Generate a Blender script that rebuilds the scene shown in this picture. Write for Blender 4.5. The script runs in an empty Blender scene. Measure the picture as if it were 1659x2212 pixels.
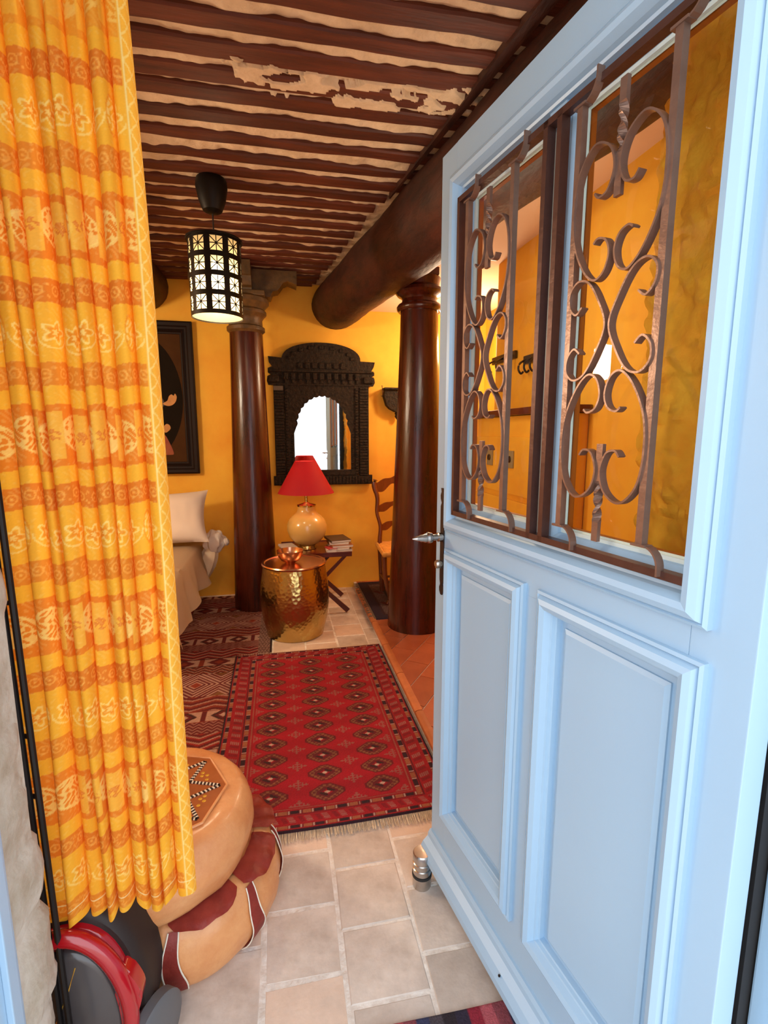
import bpy, bmesh, math, random
import numpy as np
from mathutils import Vector, Matrix, noise
PI = math.pi
R = math.radians
rnd = random.Random(7)
SC = bpy.context.scene
COL = SC.collection

# ------------------------------------------------------------------ camera, sky, lamps, exposure
CAM_H, CAM_PITCH, CAM_YAW, F_PX = 1.4, 8.95, 11.65, 1080.0
cam_d = bpy.data.cameras.new('camera')
cam_d.sensor_fit = 'VERTICAL'
cam_d.sensor_height = 36.0
cam_d.lens = F_PX / 2212.0 * 36.0
cam_d.clip_start = 0.02
cam = bpy.data.objects.new('camera', cam_d)
COL.objects.link(cam)
cam.location = (0, 0, CAM_H)
cam.rotation_euler = (R(90 - CAM_PITCH), 0, R(-CAM_YAW))
SC.camera = cam

SC.view_settings.view_transform = 'Standard'
SC.view_settings.look = 'None'
SC.view_settings.exposure = 0.0
SC.view_settings.gamma = 1.0
SC.view_settings.use_curve_mapping = False

world = bpy.data.worlds.new('overcast_sky')
SC.world = world
world.use_nodes = True
wn = world.node_tree
bg = wn.nodes['Background']
bg.inputs[0].default_value = (0.85, 0.92, 1.0, 1)
bg.inputs[1].default_value = 2.9

def lamp(name, loc, power, color, radius=0.06):
    d = bpy.data.lights.new(name, 'POINT')
    d.energy = power; d.color = color; d.shadow_soft_size = radius
    o = bpy.data.objects.new(name, d); COL.objects.link(o); o.location = loc
    return o
WARM = (1.0, 0.82, 0.56)
lamp('pendant_bulb_light', (-0.285, 2.72, 2.08), 13, WARM, 0.03)
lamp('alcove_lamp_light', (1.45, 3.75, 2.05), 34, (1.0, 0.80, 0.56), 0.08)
lamp('bed_fill_light', (-1.9, 2.6, 1.9), 75, (1.0, 0.86, 0.64), 0.12)  # unseen fill added to brighten the bed side, no lamp stands there
lamp('hall_fill_light', (0.75, 2.0, 1.9), 9, (1.0, 0.86, 0.66), 0.12)  # added fill light without a fitting, lifts the area behind the door

# ------------------------------------------------------------------ pixel to room helper (for measuring only)
_cp, _sp, _c, _s = (math.cos(R(CAM_PITCH)), math.sin(R(CAM_PITCH)), math.cos(R(CAM_YAW)), math.sin(R(CAM_YAW)))
def ray(px, py):
    x = (px - 829.5) / F_PX; y = -(py - 1106) / F_PX
    a, b, d = x, _cp + y * _sp, -_sp + y * _cp
    return (_c * a + _s * b, -_s * a + _c * b, d)
def at_y(px, py, Y):
    d = ray(px, py); t = Y / d[1]
    return Vector((d[0] * t, Y, CAM_H + d[2] * t))
def at_z(px, py, Z=0.0):
    d = ray(px, py); t = (Z - CAM_H) / d[2]
    return Vector((d[0] * t, d[1] * t, Z))

# ------------------------------------------------------------------ materials
def srgb(r, g, b):
    f = lambda c: (c / 255 / 12.92) if c / 255 <= 0.04045 else ((c / 255 + 0.055) / 1.055) ** 2.4
    return (f(r), f(g), f(b), 1)
def mat(name, col, rough=0.6, metal=0.0, var=0.0, scale=6.0, bump=0.0, bscale=40.0, col2=None, spec=0.5, rnd_var=0.0,
        stretch=None, transl=0.0, coat=0.0):
    m = bpy.data.materials.new(name); m.use_nodes = True
    nt = m.node_tree; N = nt.nodes; L = nt.links
    b = N['Principled BSDF']
    b.inputs['Roughness'].default_value = rough
    b.inputs['Metallic'].default_value = metal
    b.inputs['Specular IOR Level'].default_value = spec
    b.inputs['Coat Weight'].default_value = coat
    b.inputs['Coat Roughness'].default_value = 0.15
    tc = N.new('ShaderNodeTexCoord'); mp = N.new('ShaderNodeMapping')
    L.new(tc.outputs['Object'], mp.inputs[0])
    if stretch: mp.inputs['Scale'].default_value = stretch
    base = None
    if col == 'attr':
        a = N.new('ShaderNodeAttribute'); a.attribute_name = 'Col'; base = a.outputs['Color']
    else:
        if col2 is None: col2 = tuple(c * 0.6 for c in col[:3]) + (1,)
        if var > 0:
            n = N.new('ShaderNodeTexNoise'); n.inputs['Scale'].default_value = scale; n.inputs['Detail'].default_value = 6
            n.inputs['Roughness'].default_value = 0.65
            L.new(mp.outputs[0], n.inputs['Vector'])
            r = N.new('ShaderNodeValToRGB'); r.color_ramp.elements[0].position = 0.35; r.color_ramp.elements[1].position = 0.68
            r.color_ramp.elements[0].color = (0, 0, 0, 1); r.color_ramp.elements[1].color = (var, var, var, 1)
            L.new(n.outputs['Fac'], r.inputs[0])
            mx = N.new('ShaderNodeMix'); mx.data_type = 'RGBA'
            mx.inputs['A'].default_value = col; mx.inputs['B'].default_value = col2
            L.new(r.outputs[0], mx.inputs['Factor'])
            base = mx.outputs['Result']
        else:
            b.inputs['Base Color'].default_value = col
        if rnd_var > 0:
            oi = N.new('ShaderNodeObjectInfo')
            hs = N.new('ShaderNodeHueSaturation')
            mr = N.new('ShaderNodeMapRange'); mr.inputs[3].default_value = 1 - rnd_var; mr.inputs[4].default_value = 1 + rnd_var
            L.new(oi.outputs['Random'], mr.inputs[0]); L.new(mr.outputs[0], hs.inputs['Value'])
            if base: L.new(base, hs.inputs['Color'])
            else: hs.inputs['Color'].default_value = col
            base = hs.outputs[0]
    if base is not None: L.new(base, b.inputs['Base Color'])
    if bump > 0:
        n2 = N.new('ShaderNodeTexNoise'); n2.inputs['Scale'].default_value = bscale; n2.inputs['Detail'].default_value = 5
        L.new(mp.outputs[0], n2.inputs['Vector'])
        bp = N.new('ShaderNodeBump'); bp.inputs['Strength'].default_value = bump; bp.inputs['Distance'].default_value = 0.01
        L.new(n2.outputs['Fac'], bp.inputs['Height']); L.new(bp.outputs[0], b.inputs['Normal'])
    if transl > 0:
        tr = N.new('ShaderNodeBsdfTranslucent'); ms = N.new('ShaderNodeMixShader'); ms.inputs[0].default_value = transl
        if base is not None: L.new(base, tr.inputs[0])
        else: tr.inputs[0].default_value = col
        L.new(b.outputs[0], ms.inputs[1]); L.new(tr.outputs[0], ms.inputs[2])
        L.new(ms.outputs[0], N['Material Output'].inputs[0])
    return m

M = {}
M['paint'] = mat('blue_grey_paint', srgb(162, 192, 216), 0.38, var=0.25, scale=3, col2=srgb(156, 185, 212), bump=0.05, bscale=30)
M['wall'] = mat('ochre_plaster', srgb(242, 186, 58), 0.75, var=0.9, scale=2.2, col2=srgb(232, 160, 42), bump=0.12, bscale=14)
M['rough_wall'] = mat('rough_yellow_plaster', srgb(255, 190, 56), 0.85, var=0.8, scale=9, col2=srgb(255, 160, 34), bump=1.0, bscale=16)
M['salmon'] = mat('pale_ceiling_plaster', srgb(236, 200, 170), 0.8, bump=0.08, bscale=20)
M['cream'] = mat('cream_ceiling_plaster', srgb(226, 200, 168), 0.9, var=0.7, scale=9, col2=srgb(188, 158, 122), bump=0.6, bscale=35)
M['joist'] = mat('red_brown_joist_wood', srgb(96, 42, 20), 0.6, var=0.9, scale=3, col2=srgb(60, 22, 10), bump=0.25, bscale=10, stretch=(1, 9, 9), rnd_var=0.22)
M['beam'] = mat('dark_beam_wood', srgb(70, 28, 12), 0.6, var=0.95, scale=5, col2=srgb(34, 11, 5), bump=0.6, bscale=9, stretch=(3, 1, 3))
M['column'] = mat('varnished_column_wood', srgb(80, 28, 12), 0.27, var=0.9, scale=4, col2=srgb(36, 10, 4), bump=0.12, bscale=12, stretch=(5, 5, .7))
M['col_old'] = mat('weathered_capital_wood', srgb(106, 74, 34), 0.5, var=0.9, scale=12, col2=srgb(60, 44, 18), bump=0.4, bscale=30)
M['tile'] = mat('pale_terracotta_paver', srgb(222, 206, 192), 0.5, var=0.9, scale=7, col2=srgb(180, 162, 148), bump=0.35, bscale=22, rnd_var=0.12)
M['tile2'] = mat('rosy_terracotta_paver', srgb(232, 204, 182), 0.5, var=0.9, scale=6, col2=srgb(202, 178, 160), bump=0.35, bscale=22, rnd_var=0.10)
M['mortar'] = mat('pale_mortar', srgb(244, 236, 226), 0.85, var=0.6, scale=25, col2=srgb(190, 166, 146), bump=0.4, bscale=60)
M['terra'] = mat('glazed_terracotta', srgb(180, 98, 64), 0.34, var=0.7, scale=5, col2=srgb(150, 76, 48), bump=0.1, bscale=18, rnd_var=0.14)
M['terra_nose'] = mat('terracotta_nosing', srgb(196, 118, 72), 0.45, var=0.7, scale=9, col2=srgb(160, 88, 50), rnd_var=0.12)
M['stone'] = mat('rough_limestone', srgb(206, 198, 184), 0.9, var=0.9, scale=9, col2=srgb(160, 144, 120), bump=0.8, bscale=22)
M['iron'] = mat('taupe_painted_iron', srgb(140, 112, 98), 0.34, metal=0.55, var=0.5, scale=20, col2=srgb(110, 82, 70), bump=0.12, bscale=60)
M['iron_d'] = mat('brown_painted_iron', srgb(92, 62, 54), 0.4, metal=0.5, var=0.5, scale=20, col2=srgb(70, 46, 40), bump=0.1, bscale=60)
M['black'] = mat('black_metal', srgb(26, 22, 22), 0.42, metal=0.4)
M['lantern_black'] = mat('black_pierced_metal', srgb(26, 18, 10), 0.5, metal=0.6)
M['plate'] = mat('dark_door_plate', srgb(58, 46, 44), 0.45, metal=0.7)
M['steel'] = mat('brushed_steel', srgb(196, 190, 184), 0.25, metal=1.0, var=0.2, scale=60, stretch=(1, 1, 8))
M['rubber'] = mat('black_rubber', srgb(30, 28, 28), 0.6)
M['brass'] = mat('hammered_brass', srgb(196, 168, 104), 0.22, metal=1.0)
M['copper'] = mat('polished_copper', srgb(206, 156, 124), 0.24, metal=1.0)
M['carved'] = mat('carved_dark_wood', srgb(48, 36, 22), 0.7, var=0.9, scale=30, spec=0.25, col2=srgb(20, 13, 7), bump=1.0, bscale=45)
M['mirror'] = mat('mirror_glass', (0.92, 0.93, 0.92, 1), 0.02, metal=1.0)
M['shade_red'] = mat('red_fabric_shade', srgb(190, 20, 36), 0.7, transl=0.3, bump=0.1, bscale=200)
M['cream_ceramic'] = mat('cream_ceramic', srgb(214, 172, 96), 0.22, coat=0.5)
M['linen'] = mat('white_linen', srgb(226, 210, 196), 0.8, bump=0.15, bscale=18)
M['linen_cream'] = mat('cream_bed_sheet', srgb(222, 196, 164), 0.8, bump=0.2, bscale=10)
M['chair'] = mat('chair_walnut', srgb(126, 66, 26), 0.32, var=0.8, scale=5, col2=srgb(84, 38, 14), stretch=(5, 5, 1))
M['rush'] = mat('rush_seat', srgb(226, 160, 70), 0.7, var=0.7, scale=30, col2=srgb(180, 116, 44), bump=0.5, bscale=60)
M['table'] = mat('red_mahogany', srgb(98, 34, 20), 0.32, var=0.8, scale=5, col2=srgb(60, 18, 10))
M['paper'] = mat('paper', srgb(232, 220, 204), 0.8)
M['tan'] = mat('tan_leather', srgb(230, 166, 108), 0.42, var=0.9, scale=7, col2=srgb(206, 130, 76), bump=0.7, bscale=14, coat=0.2)
M['tan_top'] = mat('brown_leather_top', srgb(176, 96, 40), 0.35, var=0.8, scale=7, col2=srgb(142, 70, 26), bump=0.2, bscale=16, coat=0.2)
M['red_leather'] = mat('dark_red_leather', srgb(196, 82, 66), 0.38, var=0.8, scale=12, col2=srgb(150, 50, 46), bump=0.4, bscale=25)
M['thread_w'] = mat('white_thread', srgb(236, 226, 206), 0.7)
M['thread_d'] = mat('dark_thread', srgb(44, 20, 18), 0.7)
M['gold'] = mat('gold_stamp', srgb(226, 176, 66), 0.35, metal=0.6)
M['vac_red'] = mat('glossy_red_plastic', srgb(172, 12, 26), 0.16, coat=0.8)
M['vac_dark'] = mat('smoked_grey_plastic', srgb(74, 68, 68), 0.22, var=0.5, scale=5, col2=srgb(60, 54, 54), coat=0.5)
M['vac_grey'] = mat('grey_plastic', srgb(96, 96, 98), 0.4)
M['vac_black'] = mat('black_brown_plastic', srgb(34, 22, 18), 0.6)
M['painting_bg'] = mat('painting_dark', srgb(26, 18, 10), 0.8, spec=0.1, var=0.6, scale=4, col2=srgb(18, 10, 5))
M['attr_cloth'] = mat('curtain_cloth', 'attr', 0.8, transl=0.35)
M['attr_rug'] = mat('woven_wool', 'attr', 0.95, bump=0.5, bscale=220)
M['fringe'] = mat('rug_fringe', srgb(226, 206, 176), 0.9, var=0.7, scale=40, col2=srgb(150, 124, 96))
M['fringe_d'] = mat('dark_rug_fringe', srgb(110, 94, 80), 0.9)
M['seal'] = mat('orange_wood_bead', srgb(176, 100, 34), 0.5)
M['white_strip'] = mat('pale_window_bead', srgb(222, 232, 226), 0.3)

gl = bpy.data.materials.new('window_glass'); gl.use_nodes = True
nt = gl.node_tree; nt.nodes.clear()
o_ = nt.nodes.new('ShaderNodeOutputMaterial'); t_ = nt.nodes.new('ShaderNodeBsdfTransparent'); g_ = nt.nodes.new('ShaderNodeBsdfGlossy')
f_ = nt.nodes.new('ShaderNodeFresnel'); x_ = nt.nodes.new('ShaderNodeMixShader')
f_.inputs[0].default_value = 1.35; g_.inputs['Roughness'].default_value = 0.02; t_.inputs[0].default_value = (0.96, 0.95, 0.90, 1)
ge_ = nt.nodes.new('ShaderNodeNewGeometry'); mu_ = nt.nodes.new('ShaderNodeMath'); mu_.operation = 'MULTIPLY'; iv_ = nt.nodes.new('ShaderNodeMath'); iv_.operation = 'SUBTRACT'; iv_.inputs[0].default_value = 1.0
nt.links.new(ge_.outputs['Backfacing'], iv_.inputs[1]); nt.links.new(iv_.outputs[0], mu_.inputs[1]); nt.links.new(f_.outputs[0], mu_.inputs[0]); nt.links.new(mu_.outputs[0], x_.inputs[0]); nt.links.new(t_.outputs[0], x_.inputs[1]); nt.links.new(g_.outputs[0], x_.inputs[2]); nt.links.new(x_.outputs[0], o_.inputs[0])
M['glass'] = gl
def emis(name, col, s):
    m = bpy.data.materials.new(name); m.use_nodes = True
    b = m.node_tree.nodes['Principled BSDF']; b.inputs['Base Color'].default_value = col
    b.inputs['Emission Color'].default_value = col; b.inputs['Emission Strength'].default_value = s
    return m
M['bulb'] = emis('lit_bulb', (1.0, 0.80, 0.45, 1), 30)
# pendant inner liner: pale frosted sleeve that glows from the bulb inside it
M['liner'] = mat('frosted_lantern_liner', (0.80, 0.62, 0.36, 1), 0.6, transl=0.6)
_n2 = M['liner'].node_tree; _o2 = _n2.nodes['Material Output']; _src = _o2.inputs[0].links[0].from_socket
_t2 = _n2.nodes.new('ShaderNodeBsdfTransparent'); _x2 = _n2.nodes.new('ShaderNodeMixShader'); _x2.inputs[0].default_value = 0.42
_n2.links.new(_src, _x2.inputs[1]); _n2.links.new(_t2.outputs[0], _x2.inputs[2]); _n2.links.new(_x2.outputs[0], _o2.inputs[0])
# hammered brass bump
_m = M['brass']; _nt = _m.node_tree; _b = _nt.nodes['Principled BSDF']
_v = _nt.nodes.new('ShaderNodeTexVoronoi'); _v.inputs['Scale'].default_value = 42
_bp = _nt.nodes.new('ShaderNodeBump'); _bp.inputs['Strength'].default_value = 0.35; _bp.inputs['Distance'].default_value = 0.006
_tc = _nt.nodes.new('ShaderNodeTexCoord'); _nt.links.new(_tc.outputs['Object'], _v.inputs['Vector'])
_nt.links.new(_v.outputs['Distance'], _bp.inputs['Height']); _nt.links.new(_bp.outputs[0], _b.inputs['Normal'])

# ------------------------------------------------------------------ object helpers
def obj(name, bm, m, parent=None, smooth=False):
    me = bpy.data.meshes.new(name)
    bmesh.ops.recalc_face_normals(bm, faces=bm.faces[:])
    bm.to_mesh(me); bm.free()
    if m is not None: me.materials.append(m)
    if smooth:
        me.polygons.foreach_set('use_smooth', [True] * len(me.polygons))
        try: me.set_sharp_from_angle(angle=R(40))
        except Exception: pass
    o = bpy.data.objects.new(name, me); COL.objects.link(o)
    if parent: o.parent = parent
    return o
def thing(name, label, cat, loc=(0, 0, 0), rz=0.0, group=None):
    o = bpy.data.objects.new(name, None); COL.objects.link(o); o.empty_display_size = 0.05
    o.location = loc; o.rotation_euler = (0, 0, rz)
    o['label'] = label; o['category'] = cat
    if group: o['group'] = group
    return o
def tag(o, label, cat, group=None):
    o['label'] = label; o['category'] = cat
    if group: o['group'] = group
    return o
def struct(o): o['kind'] = 'structure'; return o
def bx(bm, x0, x1, y0, y1, z0, z1, mtx=None, bev=0.0):
    r = bmesh.ops.create_cube(bm, size=1.0)
    vs = r['verts']
    for v in vs:
        v.co = Vector((x0 + (v.co.x + .5) * (x1 - x0), y0 + (v.co.y + .5) * (y1 - y0), z0 + (v.co.z + .5) * (z1 - z0)))
    if bev > 0:
        es = list({e for v in vs for e in v.link_edges})
        q = bmesh.ops.bevel(bm, geom=es, offset=bev, segments=2, affect='EDGES', profile=0.6)
        vs = list({v for f in q['faces'] for v in f.verts} | set(v for v in vs if v.is_valid))
    if mtx is not None:
        for v in vs: v.co = mtx @ v.co
    return vs
def box(name, a, b, m, parent=None, bev=0.0, mtx=None):
    bm = bmesh.new(); bx(bm, a[0], b[0], a[1], b[1], a[2], b[2], mtx, bev)
    return obj(name, bm, m, parent)
def lathe(bm, prof, seg=32, cx=0, cy=0, z0=0, cap=True):
    rings = []
    for (r, z) in prof:
        rings.append([bm.verts.new((cx + max(r, 1e-4) * math.cos(2 * PI * i / seg), cy + max(r, 1e-4) * math.sin(2 * PI * i / seg), z0 + z)) for i in range(seg)])
    for a, b in zip(rings, rings[1:]):
        for i in range(seg): bm.faces.new((a[i], a[(i + 1) % seg], b[(i + 1) % seg], b[i]))
    if cap:
        bm.faces.new(rings[0][::-1]); bm.faces.new(rings[-1])
def smooth_path(pts, n=6, closed=False):
    P = [Vector(p) for p in pts]; out = []
    k = len(P)
    for i in range(k - 1 if not closed else k):
        p0 = P[(i - 1) % k] if (closed or i > 0) else P[0]
        p1 = P[i]; p2 = P[(i + 1) % k]
        p3 = P[(i + 2) % k] if (closed or i + 2 < k) else P[-1]
        for j in range(n):
            t = j / n
            out.append(0.5 * ((2 * p1) + (-p0 + p2) * t + (2 * p0 - 5 * p1 + 4 * p2 - p3) * t * t + (-p0 + 3 * p1 - 3 * p2 + p3) * t ** 3))
    if not closed: out.append(P[-1])
    return out
def tube(bm, pts, r, seg=8, closed=False):
    rf = r if callable(r) else (lambda t: r)
    rings = []; n = len(pts)
    up = Vector((0, 0, 1))
    for i, p in enumerate(pts):
        p = Vector(p)
        a = Vector(pts[i - 1]) if (i > 0 or closed) else p
        b = Vector(pts[(i + 1) % n]) if (i < n - 1 or closed) else p
        d = (b - a).normalized()
        u = up if abs(d.dot(up)) < 0.95 else Vector((1, 0, 0))
        s = d.cross(u).normalized(); w = s.cross(d).normalized()
        rr = rf(i / max(1, n - 1))
        rings.append([bm.verts.new(p + rr * (math.cos(2 * PI * k / seg) * s + math.sin(2 * PI * k / seg) * w)) for k in range(seg)])
    m_ = n if closed else n - 1
    for i in range(m_):
        a, b = rings[i], rings[(i + 1) % n]
        for k in range(seg): bm.faces.new((a[k], a[(k + 1) % seg], b[(k + 1) % seg], b[k]))
    if not closed:
        bm.faces.new(rings[0][::-1]); bm.faces.new(rings[-1])
def ribbon(bm, pts, thick, y0, y1):
    """flat bar bent in the XZ plane, its width running along Y"""
    n = len(pts); L = []
    for i, p in enumerate(pts):
        a = pts[max(0, i - 1)]; b = pts[min(n - 1, i + 1)]
        d = Vector((b[0] - a[0], b[1] - a[1])).normalized(); nn = Vector((-d.y, d.x)) * thick / 2
        L.append([bm.verts.new((p[0] + s * nn.x, y, p[1] + s * nn.y)) for s, y in ((1, y0), (1, y1), (-1, y1), (-1, y0))])
    for a, b in zip(L, L[1:]):
        for k in range(4): bm.faces.new((a[k], a[(k + 1) % 4], b[(k + 1) % 4], b[k]))
    bm.faces.new(L[0][::-1]); bm.faces.new(L[-1])
def prism(bm, poly, y0, y1, mtx=None):
    """polygon in XZ extruded along Y"""
    a = [bm.verts.new((p[0], y0, p[1])) for p in poly]; b = [bm.verts.new((p[0], y1, p[1])) for p in poly]
    if mtx is not None:
        for v in a + b: v.co = mtx @ v.co
    n = len(poly)
    bm.faces.new(a[::-1]); bm.faces.new(b)
    for i in range(n): bm.faces.new((a[i], a[(i + 1) % n], b[(i + 1) % n], b[i]))
def mitred(bm, u0, u1, z0, z1, prof):
    """moulding around a rectangle; prof = [(inset from outer edge, y)]"""
    loops = []
    for (i, y) in prof:
        loops.append([bm.verts.new(c) for c in ((u0 + i, y, z0 + i), (u1 - i, y, z0 + i), (u1 - i, y, z1 - i), (u0 + i, y, z1 - i))])
    for a, b in zip(loops, loops[1:]):
        for k in range(4): bm.faces.new((a[k], a[(k + 1) % 4], b[(k + 1) % 4], b[k]))
def grid_obj(name, X, Y, Z, colr, m, parent=None):
    """grid of points (arrays rows x cols) with a colour per point"""
    h, w = X.shape
    co = np.stack([X, Y, Z], -1).reshape(-1, 3).astype(np.float32)
    idx = np.arange(h * w).reshape(h, w)
    q = np.stack([idx[:-1, :-1], idx[:-1, 1:], idx[1:, 1:], idx[1:, :-1]], -1).reshape(-1, 4)
    me = bpy.data.meshes.new(name)
    me.vertices.add(len(co)); me.vertices.foreach_set('co', co.ravel())
    me.loops.add(q.size); me.loops.foreach_set('vertex_index', q.ravel().astype(np.int32))
    me.polygons.add(len(q)); me.polygons.foreach_set('loop_start', (np.arange(len(q)) * 4).astype(np.int32))
    me.polygons.foreach_set('use_smooth', np.ones(len(q), dtype=bool))
    me.update(calc_edges=True)
    if colr is not None:
        at = me.color_attributes.new('Col', 'FLOAT_COLOR', 'POINT')
        c4 = np.ones((len(co), 4), np.float32); c4[:, :3] = colr.reshape(-1, 3)
        at.data.foreach_set('color', c4.ravel())
    me.materials.append(m)
    o = bpy.data.objects.new(name, me); COL.objects.link(o)
    if parent: o.parent = parent
    return o
def lin(r, g, b): return np.array(srgb(r, g, b)[:3], np.float32)

# ================================================================== THE SETTING
WY = 4.42          # far wall
FLOOR_X = 0.625    # edge of the raised terracotta floor
floor = struct(box('floor', (-2.6, -2.5, -0.12), (FLOOR_X, WY, -0.0015), M['mortar']))
# pavers: running bond, 21 cm columns, 20 cm rows
def paver_mesh(seed, w, d, m):
    r = random.Random(seed); bm = bmesh.new()
    j = lambda: r.uniform(-0.003, 0.003)
    top = [(j(), j()), (w + j(), j()), (w + j(), d + j()), (j(), d + j())]
    cx, cy = w / 2, d / 2
    lo = [bm.verts.new((x, y, -0.012)) for x, y in top]
    mid = [bm.verts.new((x, y, -0.003)) for x, y in top]
    hi = [bm.verts.new((x + (cx - x) * 0.04, y + (cy - y) * 0.04, 0.0)) for x, y in top]
    for a, b in ((lo, mid), (mid, hi)):
        for i in range(4): bm.faces.new((a[i], a[(i + 1) % 4], b[(i + 1) % 4], b[i]))
    bm.faces.new(hi)
    me = bpy.data.meshes.new('tile'); bmesh.ops.recalc_face_normals(bm, faces=bm.faces[:]); bm.to_mesh(me); bm.free()
    me.materials.append(m); return me
pv = [paver_mesh(i, 0.203, 0.192, M['tile' if i % 3 else 'tile2']) for i in range(6)]
cols_x = [-1.14, -0.93, -0.72, -0.51, -0.30, -0.088, 0.125, 0.335, 0.545]
for ci, x in enumerate(cols_x[:-1]):
    off = 0.31 if ci % 2 == 1 else 0.22
    y = off
    while y < WY - 0.02:
        hidden = (-0.2 < x < 0.4 and 1.75 < y < 2.75) or (x < -0.35 and 1.6 < y)
        if not hidden and y > 0.15:
            o = bpy.data.objects.new('tile', pv[rnd.randrange(6)]); COL.objects.link(o); o.parent = floor
            o.location = (x + 0.0045, y + 0.004, rnd.uniform(-0.0012, 0.0012))
        y += 0.2
# narrow pavers beside the step
pn = paver_mesh(31, 0.072, 0.193, M['tile'])
for k in range(21):
    y = 0.22 + 0.2 * k
    if y < WY - .1:
        o = bpy.data.objects.new('tile', pn); COL.objects.link(o); o.parent = floor; o.location = (0.549, y, 0)
# raised terracotta floor
floor_up = struct(box('floor', (FLOOR_X, 0.92, -0.12), (2.6, WY, 0.046), M['mortar']))
ux = Vector((math.cos(R(52.5)), math.sin(R(52.5)))); uy = Vector((-ux.y, ux.x))
TL, TW = 0.29, 0.145
org = Vector((0.622, 2.406))
def clip_poly(poly, axis, val, keep_gt):
    out = []
    for i in range(len(poly)):
        a, b = poly[i], poly[(i + 1) % len(poly)]
        ia = (a[axis] > val) == keep_gt; ib = (b[axis] > val) == keep_gt
        if ia: out.append(a)
        if ia != ib:
            t = (val - a[axis]) / (b[axis] - a[axis]); out.append((a[0] + t * (b[0] - a[0]), a[1] + t * (b[1] - a[1])))
    return out
for r_ in range(-12, 22):
    for k in range(-10, 14):
        o0 = org + uy * (r_ * TW) + ux * (k * TL + (TL / 2 if r_ % 2 else 0) + 0.03)
        g = 0.003
        poly = [o0 + ux * g + uy * g, o0 + ux * (TL - g) + uy * g, o0 + ux * (TL - g) + uy * (TW - g), o0 + ux * g + uy * (TW - g)]
        poly = [(p.x, p.y) for p in poly]
        for ax, v, gt in ((0, FLOOR_X + 0.024, True), (0, 2.25, False), (1, 0.96, True), (1, WY - 0.01, False)):
            poly = clip_poly(poly, ax, v, gt)
            if len(poly) < 3: break
        if len(poly) < 3: continue
        cx = sum(p[0] for p in poly) / len(poly); cy = sum(p[1] for p in poly) / len(poly)
        if cx > 1.9 or cy < 1.3: continue
        bm = bmesh.new()
        lo = [bm.verts.new((p[0] - cx, p[1] - cy, -0.006)) for p in poly]; hi = [bm.verts.new((p[0] - cx, p[1] - cy, 0.0)) for p in poly]
        for i in range(len(poly)): bm.faces.new((lo[i], lo[(i + 1) % len(poly)], hi[(i + 1) % len(poly)], hi[i]))
        bm.faces.new(hi)
        t = obj('tile', bm, M['terra'], floor_up); t.location = (cx, cy, 0.051)
# bull-nosed edging of the step
nos = bmesh.new()
prof = [(0.0, -0.03), (-0.010, -0.028), (-0.016, -0.015), (-0.014, 0.0), (-0.006, 0.006), (0.010, 0.008), (0.024, 0.006), (0.024, -0.03)]
LN = 0.40
va = [nos.verts.new((p[0], 0.002, p[1])) for p in prof]; vb = [nos.verts.new((p[0], LN - 0.004, p[1])) for p in prof]
for i in range(len(prof)): nos.faces.new((va[i], va[(i + 1) % len(prof)], vb[(i + 1) % len(prof)], vb[i]))
nos.faces.new(va[::-1]); nos.faces.new(vb)
n0 = obj('edging_tile', nos, M['terra_nose'], floor_up, True); n0.location = (FLOOR_X, 1.0, 0.046)
for k in range(1, 8):
    c = n0.copy(); COL.objects.link(c); c.parent = floor_up; c.location = (FLOOR_X, 1.0 + LN * k, 0.046)
n0.data  # shared

# walls
def wall_grid(name, p0, p1, z0, z1, nrm, amp, m, step=0.05, thick=0.3):
    """slightly uneven plaster face from p0 to p1 with a solid back"""
    L = (Vector(p1) - Vector(p0)).length; n = max(2, int(L / step)); k = max(2, int((z1 - z0) / step))
    bm = bmesh.new(); V = []
    nv = Vector((nrm[0], nrm[1], 0))
    for j in range(k + 1):
        row = []
        for i in range(n + 1):
            p = Vector((*p0, 0)).lerp(Vector((*p1, 0)), i / n); p.z = z0 + (z1 - z0) * j / k
            d = noise.noise(p * 3.0) * amp + noise.noise(p * 14.0) * amp * 0.5 + (abs(noise.noise(p * 34.0)) * amp * 0.7 if step < 0.02 else 0)
            row.append(bm.verts.new(p + nv * d))
        V.append(row)
    for j in range(k):
        for i in range(n): bm.faces.new((V[j][i], V[j][i + 1], V[j + 1][i + 1], V[j + 1][i]))
    b = [bm.verts.new(Vector((*q, z)) - nv * thick) for q, z in ((p0, z0), (p1, z0), (p1, z1), (p0, z1))]
    bm.faces.new(b)
    bm.faces.new((*V[0][::-1], b[0], b[1])); bm.faces.new((*V[-1], b[2], b[3]))
    bm.faces.new((*[V[j][0] for j in range(k + 1)], b[3], b[0])); bm.faces.new((*[V[j][-1] for j in range(k, -1, -1)], b[1], b[2]))
    return struct(obj(name, bm, m, None, True))
wall_grid('wall_back', (-2.6, WY), (2.6, WY), -0.12, 2.8, (0, -1), 0.006, M['wall'])
wall_grid('wall_left', (-2.6, 0.9), (-2.6, WY), -0.12, 2.8, (1, 0), 0.006, M['wall'])
wall_grid('wall_right', (1.85, 3.10), (1.85, WY), 0.03, 2.8, (-1, 0), 0.006, M['wall'])
struct(box('wall_right', (1.36, 0.92, 0.03), (2.3, 3.10, 2.8), M['wall'], None, 0.03))
# front wall, 60 cm thick, with the doorway between x=-0.45 and x=0.74
struct(box('wall_front', (-2.9, 0.30, -0.12), (-0.455, 0.90, 3.1), M['stone']))
wf = struct(box('wall_front', (0.80, 0.42, -0.12), (2.9, 0.92, 3.1), M['rough_wall']))
struct(box('wall_front', (-0.455, 0.30, 2.30), (0.80, 0.92, 3.1), M['stone']))
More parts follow.
